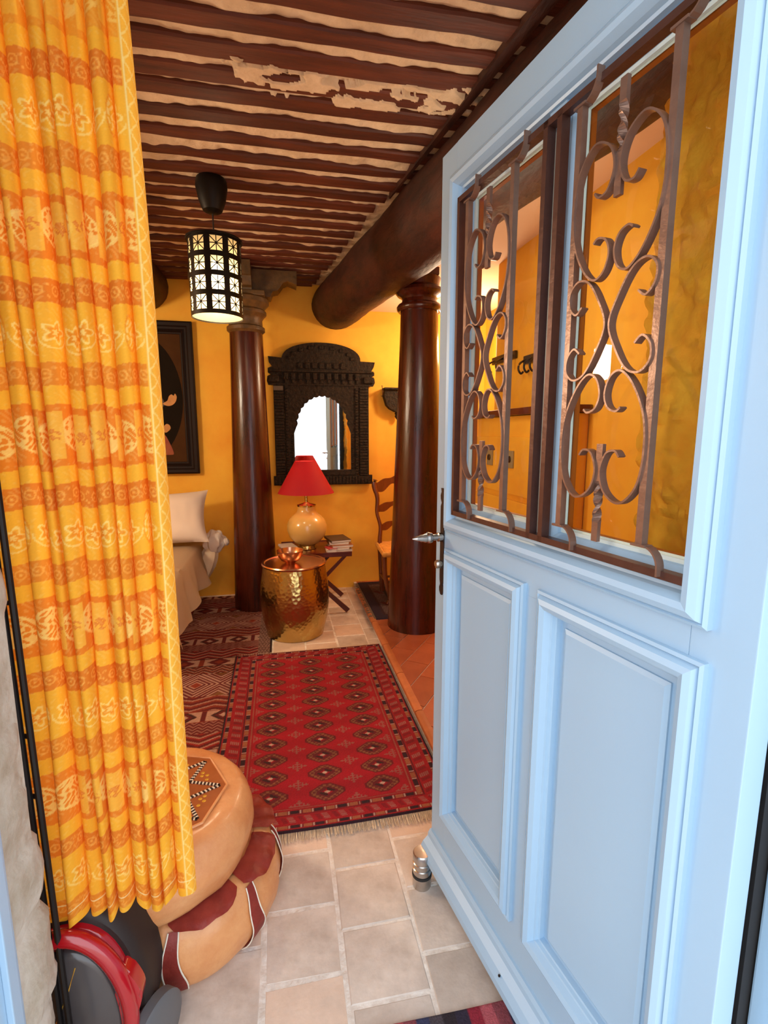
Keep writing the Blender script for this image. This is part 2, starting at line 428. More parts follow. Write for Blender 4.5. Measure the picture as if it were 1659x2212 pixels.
# rough yellow reveal seen through the door glass
wall_grid('wall_front', (0.725, 0.50), (0.742, 0.925), -0.02, 2.31, (-1, 0), 0.026, M['rough_wall'], step=0.009, thick=0.03)
# rounded inner corner of the right-hand wall
bm = bmesh.new(); lathe(bm, [(0.04, 0), (0.04, 2.3)], 20, 0.80, 0.885, 0)
struct(obj('wall_front', bm, M['rough_wall'], None, True))
# left jamb: rough stones at the inner corner
jamb = struct(box('wall_front', (-0.62, 0.79, -0.1), (-0.47, 0.915, 2.3), M['stone']))
def stone_block(z0, z1, seed, bulge):
    r = random.Random(seed); bm = bmesh.new()
    n, k = 10, max(4, int((z1 - z0) / 0.018)); V = []
    # profile wraps the corner: along the reveal then round to the room side
    path = [(-0.452, 0.785), (-0.450, 0.82), (-0.449, 0.85), (-0.449, 0.88), (-0.451, 0.90), (-0.458, 0.915), (-0.47, 0.925), (-0.49, 0.93), (-0.52, 0.93), (-0.56, 0.93), (-0.60, 0.93)]
    for j in range(k + 1):
        t = j / k; z = z0 + (z1 - z0) * t; edge = min(1, 6 * t, 6 * (1 - t))
        row = []
        for i, (x, y) in enumerate(path):
            q = Vector((x * 9 + seed, y * 9, z * 9))
            d = (noise.noise(q) * 0.016 + noise.noise(q * 3.1) * 0.007 + bulge) * edge - 0.010 * (1 - edge)
            nx, ny = (1, 0.1) if i < 4 else ((0.7, 0.7) if i < 7 else (0, 1))
            row.append(bm.verts.new((x + d * nx, y + d * ny * 0.9, z)))
        V.append(row)
    for j in range(k):
        for i in range(n): bm.faces.new((V[j][i], V[j][i + 1], V[j + 1][i + 1], V[j + 1][i]))
    b = [bm.verts.new(c) for c in ((-0.47, 0.785, z0), (-0.60, 0.92, z0), (-0.60, 0.92, z1), (-0.47, 0.785, z1))]
    bm.faces.new((*V[0][::-1], b[0], b[1])); bm.faces.new((*V[-1], b[2], b[3]))
    bm.faces.new((*[V[j][0] for j in range(k + 1)], b[3], b[0])); bm.faces.new((*[V[j][-1] for j in range(k, -1, -1)], b[1], b[2]))
    return obj('stone', bm, M['stone'], jamb, True)
zz = [(-0.0, 0.19, .004), (0.19, 0.36, .0), (0.36, 0.56, .008), (0.56, 0.70, .002), (0.70, 0.93, -.004), (0.93, 1.2, -.006), (1.2, 1.5, -.004), (1.5, 1.8, -.006), (1.8, 2.29, -.008)]
for i, (a, b, c) in enumerate(zz): stone_block(a, b, i * 3 + 1, c)
# door frame (painted): left lining, right post, head
tr = struct(box('trim_1', (-0.470, 0.32, 0.0), (-0.438, 0.787, 2.24), M['paint'], None, 0.003))
box('bead', (-0.438, 0.74, 0.0), (-0.428, 0.765, 2.24), M['paint'], tr, 0.002)
tr2 = struct(box('trim_2', (0.656, 0.43, 0.0), (0.722, 0.498, 2.24), M['paint'], None, 0.004))
box('bead', (0.668, 0.405, 0.0), (0.722, 0.43, 2.24), M['paint'], tr2, 0.006)
box('dark_gap_strip', (0.640, 0.500, 0.0), (0.722, 0.518, 2.24), M['rubber'], tr2)  # black strip added to stand in for the shade in the hinge gap
box('frame_back', (0.722, 0.36, 0.0), (0.80, 0.498, 2.24), M['paint'], tr2)
struct(box('trim_3', (-0.47, 0.36, 2.24), (0.80, 0.50, 2.30), M['paint'], None, 0.004))
# ground and house face outside
struct(box('ground_outside', (-6, -8, -0.16), (6, 0.30, -0.125), M['tile']))

# ---------------------------------------------------------------- ceiling of joists
CZ = 2.60
ceil = struct(box('ceiling', (-2.7, 0.88, CZ + 0.075), (2.7, WY + 0.1, CZ + 0.2), M['cream']))
# plaster infill, uneven, dipping over the joists in one place
nx_, ny_ = 300, 190
xs = np.linspace(-1.25, 0.95, nx_); ys = np.linspace(0.95, WY, ny_ * 3)
XX, YY = np.meshgrid(xs, ys)
ZZ = np.zeros_like(XX)
for j in range(XX.shape[0]):
    yv = ys[j]
    for i in range(0, nx_):
        xv = xs[i]
        h = 0.013 + 0.010 * noise.noise(Vector((xv * 7, yv * 7, 0))) + 0.006 * noise.noise(Vector((xv * 22, yv * 22, 3)))
        # spread plaster patch round (x, 1.9..2.0)
        ridge = 1.965 + 0.02 * math.sin(xv * 5) - 0.02 * xv
        if -0.15 < xv < 0.78 and abs(yv - ridge) < 0.075:
            e = noise.noise(Vector((xv * 9, yv * 20, 8))) + 0.35 * noise.noise(Vector((xv * 30, yv * 30, 1)))
            if e > 0.02: h = -0.007 + 0.004 * e
        ZZ[j, i] = CZ + h
pl = grid_obj('plaster_infill', XX, YY, ZZ, None, M['cream'], ceil)
# joists: positions measured along the depth
jy = [1.03, 1.15, 1.27, 1.385, 1.50, 1.62, 1.745, 1.865, 1.985, 2.09, 2.225, 2.365, 2.51, 2.645, 2.775, 2.90, 3.03, 3.16, 3.29, 3.42, 3.56, 3.70, 3.82, 3.94, 4.06, 4.18, 4.30, 4.40]
def beam_left_edge(y): return 0.314 + 0.167 * (WY - y)
for k, y in enumerate(jy):
    wd = 0.076 + rnd.uniform(-0.008, 0.008); x0, x1 = -1.3, beam_left_edge(y) + 0.07
    if y > 2.7: x1 = beam_left_edge(y) + rnd.uniform(-0.035, -0.005)
    bm = bmesh.new(); n = 44; V = []
    ph = rnd.uniform(0, 9)
    for i in range(n + 1):
        x = x0 + (x1 - x0) * i / n
        a = y - wd / 2 + 0.010 * noise.noise(Vector((x * 2.5, ph, 0))) + 0.004 * noise.noise(Vector((x * 11, ph, 3)))
        b = y + wd / 2 + 0.010 * noise.noise(Vector((x * 2.5, ph, 5))) + 0.004 * noise.noise(Vector((x * 11, ph, 7)))
        z = CZ + 0.003 * noise.noise(Vector((x * 4, ph, 9)))
        V.append([bm.verts.new(c) for c in ((x, a, z + .006), (x, a + .007, z), (x, b - .007, z), (x, b, z + .006), (x, b, CZ + .09), (x, a, CZ + .09))])
    for p, q in zip(V, V[1:]):
        for i in range(6): bm.faces.new((p[i], p[(i + 1) % 6], q[(i + 1) % 6], q[i]))
    bm.faces.new(V[0][::-1]); bm.faces.new(V[-1])
    obj('joist', bm, M['joist'], ceil, True)
# ceiling of the raised side: pale plaster, its edge under the beam
bm = bmesh.new()
L0 = [(0.49, WY), (0.49 + 0.167 * (WY - 0.92), 0.92), (1.8, 0.92), (1.8, WY)]
a = [bm.verts.new((x, y, 2.43)) for x, y in L0]; b = [bm.verts.new((x, y, 2.60)) for x, y in L0]
bm.faces.new(a); bm.faces.new(b[::-1])
for i in range(4): bm.faces.new((a[i], b[i], b[(i + 1) % 4], a[(i + 1) % 4]))
struct(obj('ceiling', bm, M['salmon']))

# ---------------------------------------------------------------- great round beams
def log_beam(x_far, y_far, x_near, y_near, zc, rad, flat=0.0, seg=28, seed=0):
    bm = bmesh.new(); n = 70; rings = []
    a = Vector((x_far, y_far, zc)); b = Vector((x_near, y_near, zc + 0.0))
    d = (b - a).normalized(); s = d.cross(Vector((0, 0, 1))).normalized(); w = s.cross(d)
    for i in range(n + 1):
        p = a.lerp(b, i / n); ring = []
        for k in range(seg):
            t = 2 * PI * k / seg
            rr = rad * (1 + 0.05 * noise.noise(Vector((i * 0.12, math.cos(t) * 1.2 + seed, math.sin(t) * 1.2))) + 0.016 * noise.noise(Vector((i * .5, math.cos(t) * 5, math.sin(t) * 5 + seed))))
            # a hewn facet on the lower right side
            if flat and -0.62 < math.sin(t) * 0.8 + 0 < 9 and math.cos(t) > 0.55 and math.sin(t) < 0: rr *= 0.965
            ring.append(bm.verts.new(p + rr * (math.cos(t) * s * -1 + math.sin(t) * w)))
        rings.append(ring)
    for p, q in zip(rings, rings[1:]):
        for k in range(seg): bm.faces.new((p[k], p[(k + 1) % seg], q[(k + 1) % seg], q[k]))
    bm.faces.new(rings[0][::-1]); bm.faces.new(rings[-1])
    return bm
bo = (obj('timber_beam', log_beam(0.486, WY + 0.05, 0.486 + 0.167 * (WY - 0.95), 0.95, 2.465, 0.198, 1), M['beam'], None, True))
tag(bo, 'great dark round timber beam running under the joists to the far wall', 'beam')
# plank lying beside the beam
bm = bmesh.new()
pl_pts = [(0.587, 2.72), (0.594, 2.72), (0.875, 1.0), (0.815, 1.0)]
a = [bm.verts.new((x, y, CZ - 0.012)) for x, y in pl_pts]; b = [bm.verts.new((x, y, CZ + 0.02)) for x, y in pl_pts]
bm.faces.new(a); bm.faces.new(b[::-1])
for i in range(4): bm.faces.new((a[i], b[i], b[(i + 1) % 4], a[(i + 1) % 4]))
obj('plank', bm, M['beam'], bo)
bl = (obj('timber_beam', log_beam(-1.03, WY + 0.05, -1.06, 0.95, 2.54, 0.205, 0, seed=4), M['beam'], None, True))
tag(bl, 'dark round timber beam at the left above the bed and the painting', 'beam')

# ---------------------------------------------------------------- columns
def column(x, y, z0, rb, rt, zt, label):
    t = thing('wooden_column', label, 'column', (x, y, z0))
    H = zt - z0; bm = bmesh.new()
    prof = [(rb * (1.0), 0.0)]
    for i in range(1, 25):
        k = i / 24; prof.append((rt + (rb - rt) * (1 - k) ** 1.15, H * k))
    lathe(bm, prof, 40); obj('shaft', bm, M['column'], t, True)
    return t
cR = column(0.915, 3.30, 0.051, 0.205, 0.122, 2.175, 'dark varnished round wooden column on the terracotta floor, right of the carved mirror')
bm = bmesh.new(); lathe(bm, [(0.118, 0), (0.135, 0.0), (0.146, 0.012), (0.148, 0.03), (0.138, 0.045), (0.118, 0.052), (0.112, 0.075), (0.12, 0.09), (0.142, 0.10), (0.157, 0.118), (0.155, 0.135), (0.138, 0.148), (0.128, 0.155), (0.130, 0.172), (0.136, 0.205), (0.128, 0.215), (0.02, 0.22)], 40)
c = obj('capital', bm, M['column'], cR, True); c.location = (0, 0, 2.124)
bm = bmesh.new(); bx(bm, -.1, .1, -.1, .1, 0, 0.045); c = obj('abacus', bm, M['column'], cR); c.location = (0, 0, 2.336)
cL = column(-0.225, 4.08, 0.0, 0.175, 0.122, 2.15, 'dark varnished round wooden column with a bracketed capital, between the painting and the mirror')
bm = bmesh.new(); lathe(bm, [(0.12, -0.01), (0.128, 0.0), (0.14, 0.01), (0.14, 0.035), (0.125, 0.045), (0.122, 0.09), (0.135, 0.11), (0.155, 0.13), (0.155, 0.15), (0.14, 0.165), (0.15, 0.18), (0.175, 0.205), (0.175, 0.235), (0.16, 0.25), (0.05, 0.255)], 40)
c = obj('capital', bm, M['col_old'], cL, True); c.location = (0, 0, 2.15)
cp = [(-0.20, 0.0), (0.19, 0.0), (0.205, 0.04), (0.245, 0.05), (0.265, 0.075), (0.285, 0.105), (0.32, 0.118), (0.36, 0.105), (0.385, 0.095), (0.385, 0.19), (-0.385, 0.19), (-0.385, 0.095), (-0.36, 0.105), (-0.32, 0.118), (-0.285, 0.105), (-0.265, 0.075), (-0.245, 0.05), (-0.205, 0.04), (-0.19, 0.0)]
bm = bmesh.new(); prism(bm, cp[1:], -0.075, 0.075); c = obj('bracket', bm, M['col_old'], cL); c.location = (0, 0, 2.40)
bm = bmesh.new(); bx(bm, -.15, .15, -.15, .15, 0, 0.035, None, 0.006); c = obj('abacus', bm, M['col_old'], cL); c.location = (0, 0, 2.392)
bm = bmesh.new(); prism(bm, [(x * .7, z) for x, z in cp[1:]], -0.06, 0.06, Matrix.Rotation(PI / 2, 4, 'Z')); c = obj('bracket', bm, M['col_old'], cL); c.location = (0, 0, 2.401)

# ================================================================== THE OPEN DOOR
DX, DY, DA = 0.436, 1.335, -80.5
door = thing('door_1', 'open pale blue panelled door with two glazed panes behind scrolled iron grilles', 'door', (DX, DY, 0), R(DA))
door['kind'] = 'structure'
_n = Vector((math.cos(R(DA)), math.sin(R(DA)))); _q = Vector((-_n.y, _n.x))     # along the leaf, and away from the seen face
def LW(px, py, w=0.0):
    """pixel to (u, z) on the plane standing w in front of the seen face"""
    d = ray(px, py); p0 = Vector((DX, DY)) - _q * w
    det = d[0] * -_n.y + d[1] * _n.x
    t = (p0.x * -_n.y + p0.y * _n.x) / det
    q = Vector((d[0] * t, d[1] * t)) - p0
    return q.dot(_n), CAM_H + d[2] * t
W_, H_ = 0.862, 2.10
T0, T1 = 0.0, 0.044
P = M['paint']
box('stile', (-0.018, T0, 0.012), (0.062, T1, H_), P, door, 0.0015)
box('stile', (0.772, T0, 0.012), (W_, T1, H_), P, door, 0.0015)
box('rail', (0.0622, T0, 1.062), (0.7718, T1, 1.185), P, door)
box('rail', (0.0622, T0, 1.985), (0.7718, T1, H_), P, door)
box('rail', (0.0622, T0, 0.012), (0.7718, T1, 0.285), P, door)
box('mullion', (0.385, T0, 0.2852), (0.465, T1, 1.0618), P, door)
box('mullion', (0.402, T0 + 0.004, 1.1852), (0.446, T1, 1.9848), P, door)
# bolection mouldings
big = [(0.0, 0.0), (0.0, -0.010), (0.005, -0.014), (0.007, -0.011), (0.012, -0.020), (0.022, -0.026), (0.032, -0.024), (0.040, -0.012), (0.043, -0.004), (0.048, -0.002), (0.048, 0.014)]
bm = bmesh.new(); mitred(bm, 0.050, 0.802, 1.135, 2.028, big); obj('moulding', bm, P, door)
sm = [(0.0, 0.0), (0.0, -0.009), (0.005, -0.012), (0.008, -0.008), (0.013, -0.017), (0.022, -0.021), (0.032, -0.016), (0.038, -0.004), (0.041, -0.002), (0.043, 0.004), (0.046, 0.006), (0.046, 0.020)]
for (u0, u1) in ((0.048, 0.402), (0.447, 0.803)):
    bm = bmesh.new(); mitred(bm, u0, u1, 0.258, 1.087, sm); obj('moulding', bm, P, door)
    bm = bmesh.new(); mitred(bm, u0 + 0.04, u1 - 0.04, 0.298, 1.047, [(0.0, 0.018), (0.022, 0.016), (0.022, 0.012), (0.030, 0.008)])
    i_ = 0.03; f = [bm.verts.new(c) for c in ((u0 + .04 + i_, 0.008, .298 + i_), (u1 - .04 - i_, 0.008, .298 + i_), (u1 - .04 - i_, 0.008, 1.047 - i_), (u0 + .04 + i_, 0.008, 1.047 - i_))]
    bm.faces.new(f); bx(bm, u0 + .02, u1 - .02, 0.024, 0.034, 0.28, 1.065)
    obj('panel', bm, P, door)
# weatherboard at the foot
bm = bmesh.new()
prof = [(0.0, 0.176), (-0.006, 0.176), (-0.012, 0.168), (-0.014, 0.155), (-0.030, 0.142), (-0.040, 0.125), (-0.042, 0.110), (-0.036, 0.100), (-0.026, 0.102), (-0.020, 0.112), (0.0, 0.112)]
va = [bm.verts.new((-0.016, y, z)) for y, z in prof]; vb = [bm.verts.new((W_ - .02, y, z)) for y, z in prof]
for i in range(len(prof)): bm.faces.new((va[i], va[(i + 1) % len(prof)], vb[(i + 1) % len(prof)], vb[i]))
bm.faces.new(va[::-1]); bm.faces.new(vb); wb = obj('weatherboard', bm, P, door)
wb.location = (0, 0, -0.012)
bm = bmesh.new(); lathe(bm, [(0.003, 0), (0.003, 0.002)], 10); o = obj('screw_head', bm, M['black'], wb); o.rotation_euler = (R(60), 0, 0); o.location = (0.41, -0.0335, 0.140)
# small paint chip marks on the right-hand moulding are left to the paint
# glazing: window frame bead, warm wood bead and the two panes
for (u0, u1) in ((0.084, 0.402), (0.446, 0.766)):
    bm = bmesh.new(); mitred(bm, u0, u1, 1.186, 1.984, [(0.0, 0.012), (0.010, 0.010), (0.020, 0.018), (0.022, 0.026)]); obj('glazing_bead', bm, M['paint'], door)
    bm = bmesh.new(); mitred(bm, u0 + .018, u1 - .018, 1.204, 1.966, [(0.0, 0.024), (0.010, 0.024), (0.010, 0.030), (0.014, 0.030)]); obj('glazing_bead', bm, M['white_strip'], door)['label'] = 'pale inner bead of the glazing'
    bm = bmesh.new(); mitred(bm, u0 + .026, u1 - .026, 1.212, 1.958, [(0.0, 0.033), (0.006, 0.033), (0.006, 0.044), (0.0, 0.044)]); obj('wood_bead', bm, M['seal'], door)['label'] = 'thin orange wooden bead'
    box('pane', (u0 + .012, 0.029, 1.198), (u1 - .012, 0.032, 1.972), M['glass'], door)
# ---------------- iron grille, standing in front of the glass
GY0, GY1 = -0.022, -0.008       # grille frame depth
gr = bmesh.new()
gu0, gu1, gz0, gz1 = 0.105, 0.782, 1.190, 1.952
for a in ((gu0, gu1, gz0, gz0 + .012), (gu0, gu1, gz1 - .012, gz1), (gu0, gu0 + .010, gz0, gz1), (gu1 - .012, gu1, gz0, gz1), (0.418, 0.430, gz0, gz1), (0.455, 0.467, gz0, gz1)):
    bx(gr, a[0], a[1], GY0, GY1 + .004, a[2], a[3])
grille = obj('grille', gr, M['iron_d'], door); grille['label'] = 'brown iron grille frame'
def bar(u):
    bm = bmesh.new()
    bx(bm, u - .006, u + .006, -0.030, -0.018, gz0 + 0.046, gz1 - 0.032)
    bx(bm, u - .013, u + .013, -0.032, -0.016, gz0 + 0.042, gz0 + 0.046)
    bx(bm, u - .013, u + .013, -0.032, -0.016, gz1 - 0.032, gz1 - 0.028)
    for s, z in ((1, gz0 + .044), (-1, gz1 - .030)):
        pts = [(u + 0.008 + 0.026 * math.sin(t), z - s * 0.030 * (1 - math.cos(t))) for t in [k * PI / 16 for k in range(9)]]
        pts = [(u, z)] + pts + [(u + 0.034, z - s * 0.040)]
        ribbon(bm, pts, 0.003, -0.030, -0.016)
    obj('bar', bm, M['iron'], grille)
cen = []
for u0_, u1_ in ((0.165, 0.338), (0.520, 0.698)):
    bar(u0_); bar(u1_); cen.append(((u0_ + u1_) / 2, (u1_ - u0_) / 2 / 0.092))
ZM = 1.568
topC = [(.044, .222), (.034, .212), (.016, .218), (.0055, .25), (.018, .285), (.05, .300), (.08, .270), (.0905, .215), (.085, .155), (.062, .105), (.036, .080), (.015, .088), (.0055, .115), (.013, .138), (.03, .146), (.040, .140)]
midC = [(.058, .040), (.072, .030), (.087, .045), (.088, .070), (.070, .086), (.045, .078), (.022, .045), (.0045, .0), (.022, -.045), (.045, -.078), (.070, -.086), (.088, -.070), (.087, -.045), (.072, -.030), (.058, -.040)]
for (uc, k) in cen:
    for s in (1, -1):
        for pts in (topC, [(a, -b) for a, b in topC], midC):
            P3 = smooth_path([Vector((uc + s * a * k, 0, ZM + b * 0.92)) for a, b in pts], 7)
            bm = bmesh.new(); ribbon(bm, [(p.x, p.z) for p in P3], 0.0032, -0.033, -0.019)
            obj('scroll', bm, M['iron'], grille, True)
    for s in (1, -1):       # twisted spears at top and bottom
        bm = bmesh.new(); n = 40; rg = []
        z0, z1 = ZM + s * 0.346, ZM + s * 0.185
        for i in range(n + 1):
            t = i / n; z = z0 + (z1 - z0) * t
            tw = 0 if t < .2 else (PI * 2.0 * min(1, (t - .2) / .42) if t > .2 else 0)
            hw, hd = 0.0065, 0.0035
            c_, s_ = math.cos(tw), math.sin(tw)
            rg.append([bm.verts.new((uc + x * c_ - y * s_, -0.026 + x * s_ + y * c_, z)) for x, y in ((-hw, -hd), (hw, -hd), (hw, hd), (-hw, hd))])
        for p, q in zip(rg, rg[1:]):
            for j in range(4): bm.faces.new((p[j], p[(j + 1) % 4], q[(j + 1) % 4], q[j]))
        bm.faces.new(rg[0][::-1]); bm.faces.new(rg[-1])
        obj('twisted_spear', bm, M['iron'], grille)
# ---------------- lock plate, lever and key cylinder
edge = []
r = random.Random(3)
zs = np.linspace(0.945, 1.250, 31)
wid = lambda z: 0.010 if 0.995 < z < 1.20 else 0.004 + 0.008 * abs(math.sin((z - 0.945) * 95))
poly = [(0.022 - wid(z), z) for z in zs] + [(0.022 + wid(z), z) for z in zs[::-1]]
bm = bmesh.new(); prism(bm, poly, -0.0035, 0.0); lp = obj('lock_plate', bm, M['plate'], door); lp['label'] = 'dark ornate lock plate'
bm = bmesh.new(); lathe(bm, [(0.013, 0.0), (0.013, 0.012), (0.009, 0.014), (0.009, 0.028), (0.014, 0.032), (0.016, 0.042), (0.012, 0.047), (0.013, 0.052), (0.010, 0.060), (0.0105, 0.064), (0.007, 0.072), (0.0075, 0.076), (0.003, 0.086), (0.001, 0.090)], 20)
o = obj('door_handle', bm, M['steel'], lp, True); o.rotation_euler = (R(90), 0, 0); o.location = (0.020, -0.003, 1.113)
bm = bmesh.new(); lathe(bm, [(0.011, 0.0), (0.011, 0.014), (0.008, 0.018)], 18); bx(bm, -.005, .005, -.012, -.004, 0.0, 0.016)
o = obj('key_cylinder', bm, M['steel'], lp, True); o.rotation_euler = (R(90), 0, 0); o.location = (0.020, -0.003, 1.036)

# ================================================================== THE RUGS
def rug_grid(name, x0, x1, y0, y1, z, cell, paint, label, cat, m, th=0.008, wob=0.003):
    w, h = int((x1 - x0) / cell), int((y1 - y0) / cell)
    U, V = np.meshgrid(np.linspace(0, x1 - x0, w), np.linspace(0, y1 - y0, h))
    C = paint(U, V)
    X = U + x0 + wob * np.sin(V * 5.1 + 1) * (U - (x1 - x0) / 2) / (x1 - x0)
    Y = V + y0 + wob * 1.5 * np.sin(U * 6 + 2)
    Z = np.full_like(U, z + th) + 0.0012 * np.sin(U * 9 + 1) * np.sin(V * 7)
    Z[0, :] = z; Z[-1, :] = z; Z[:, 0] = z; Z[:, -1] = z
    o = grid_obj(name, X, Y, Z, C, m)
    return tag(o, label, cat)
rs = np.random.RandomState(5)
def blend(C, mask, col, a=1.0):
    m = np.clip(mask, 0, 1)[..., None] * a
    return C * (1 - m) + col * m
RW, RH = 0.918, 1.492
def gul(dx, dy, C):
    """octagonal gul: outlined diamond with stepped arms"""
    a, b = 0.062, 0.043
    d = np.abs(dx) / a + np.abs(dy) / b; oc = np.maximum(d / 1.25, np.maximum(np.abs(dx) / a, np.abs(dy) / b * .98))
    C = blend(C, (oc < 1.12) & (oc > 1.0), lin(84, 14, 22), .8)
    ring = (oc < 1.0) & (oc > 0.66)
    st = (np.floor((dx + 9) / 0.011) + np.floor((dy + 9) / 0.011)) % 2
    C = blend(C, ring & (st < 1), lin(132, 84, 52), .95); C = blend(C, ring & (st >= 1), lin(96, 40, 34), .9)
    C = blend(C, (oc < 0.66) & (oc > 0.32), lin(96, 20, 30), .9)
    C = blend(C, (oc < 0.5) & (dx * dy > 0), lin(46, 22, 26), .9)
    C = blend(C, (oc < 0.17), lin(206, 170, 150), .9)
    return C
def cross(dx, dy, C):
    g = lin(146, 92, 82)
    m = ((np.abs(dy) < 0.0028) & (np.abs(dx) < 0.040)) | ((np.abs(dx) < 0.0028) & (np.abs(dy) < 0.030))
    for q in (0.016, 0.030): m = m | ((np.abs(np.abs(dx) - q) < 0.003) & (np.abs(dy) < 0.013 if q < .02 else np.abs(dy) < 0.007))
    for q in (0.014, 0.025): m = m | ((np.abs(np.abs(dy) - q) < 0.003) & (np.abs(dx) < 0.012 if q < .02 else np.abs(dx) < 0.006))
    return blend(C, m, g, .8)
def paint_turkmen(U, V):
    C = np.zeros(U.shape + (3,), np.float32) + lin(160, 4, 26)
    tone = np.clip((V / RH), 0, 1)[..., None]
    C = C * (1 - .25 * (1 - tone)) + lin(160, 4, 40) * .25 * (1 - tone)
    bw = 0.150; be = 0.115
    ex = np.minimum(U, RW - U); ey = np.minimum(V, RH - V)
    field = (ex > bw) & (ey > be)
    # guls and crosses
    for cx in (0.232, 0.452, 0.672):
        for k in range(11):
            cy = 0.175 + k * 0.1145
            sl = (slice(None), slice(None))
            i0, i1 = np.searchsorted(U[0], [cx - .08, cx + .08]); j0, j1 = np.searchsorted(V[:, 0], [cy - .06, cy + .06])
            C[j0:j1, i0:i1] = gul(U[j0:j1, i0:i1] - cx, V[j0:j1, i0:i1] - cy, C[j0:j1, i0:i1])
    for cx in (0.342, 0.562, 0.150, 0.755):
        for k in range(12):
            cy = 0.118 + k * 0.1145
            i0, i1 = np.searchsorted(U[0], [cx - .05, cx + .05]); j0, j1 = np.searchsorted(V[:, 0], [cy - .04, cy + .04])
            C[j0:j1, i0:i1] = cross(U[j0:j1, i0:i1] - cx, V[j0:j1, i0:i1] - cy, C[j0:j1, i0:i1])
    # borders
    isx = (ex / bw < ey / be)
    e = np.where(isx, ex / bw, ey / be)         # 0..1 through the border
    run = np.where(isx, V, U)
    bd = ~field & (e <= 1)
    C = blend(C, bd, lin(150, 10, 26), 1)
    C = blend(C, bd & (e < 0.07), lin(30, 16, 30), .95)
    g1 = bd & (e > 0.10) & (e < 0.22); g2 = bd & (e > 0.70) & (e < 0.84)
    ph = (run / 0.088) % 1
    for g in (g1, g2):
        C = blend(C, g, lin(104, 14, 24), .9)
        C = blend(C, g & (ph < 0.36), lin(158, 94, 62), .9)
        C = blend(C, g & (ph > 0.5) & (ph < 0.86), lin(34, 18, 30), .9)
        C = blend(C, g & (np.abs(ph - 0.43) < 0.03), lin(196, 176, 160), .7)
        C = blend(C, g & (np.abs(ph - 0.93) < 0.03), lin(196, 176, 160), .7)
    # slanted hatches in the main border
    mb = bd & (e > 0.28) & (e < 0.64)
    u_ = (e - 0.28) / 0.36; pp = ((run + 0.02 * u_) / 0.062) % 1
    hatch = mb & (pp < 0.36) & (((u_ * 6.5) % 1) < 0.5) & (u_ > .08) & (u_ < .92)
    C = blend(C, hatch, lin(150, 112, 104), .7)
    C = blend(C, mb & (pp > 0.62) & (pp < 0.9) & (np.abs(u_ - .5) < .34), lin(112, 8, 24), .7)
    C = blend(C, bd & (np.abs(e - 0.67) < 0.014), lin(60, 14, 26), .8); C = blend(C, bd & (np.abs(e - 0.93) < 0.02), lin(150, 96, 80), .65)
    n = rs.rand(*U.shape) * .28 + .86
    n2 = (0.9 + 0.12 * np.sin(V * 41) * np.sin(V * 17 + 1))
    return np.clip(C * (n * n2)[..., None], 0, 1)
rug = rug_grid('rug', -0.313, -0.313 + RW, 1.600, 1.600 + RH, 0.0085, 0.0028, paint_turkmen, 'crimson wool rug with rows of small octagonal motifs and a dark patterned border', 'rug', M['attr_rug'])
def fringe(parent, x0, x1, y, dirn, length, z, m, step=0.004, zt=None):
    bm = bmesh.new(); r = random.Random(9); x = x0
    while x < x1:
        l = length * r.uniform(.75, 1.15); dx = r.uniform(-.004, .004); w = step * .55
        a = [bm.verts.new(c) for c in ((x, y, z), (x + w, y, z), (x + w + dx, y + dirn * l, z - .003), (x + dx, y + dirn * l, z - .003))]
        b = [bm.verts.new((v.co.x, v.co.y, v.co.z - .0015)) for v in a]
        bm.faces.new(a); bm.faces.new(b[::-1])
        for i in range(4): bm.faces.new((a[i], b[i], b[(i + 1) % 4], a[(i + 1) % 4]))
        x += step
    o = obj('fringe', bm, m, parent); o['kind'] = 'stuff'; return o
fringe(rug, -0.305, 0.597, 1.604, -1, 0.045, 0.010, M['fringe'])
fringe(rug, -0.305, 0.597, 3.088, 1, 0.03, 0.012, M['fringe'])
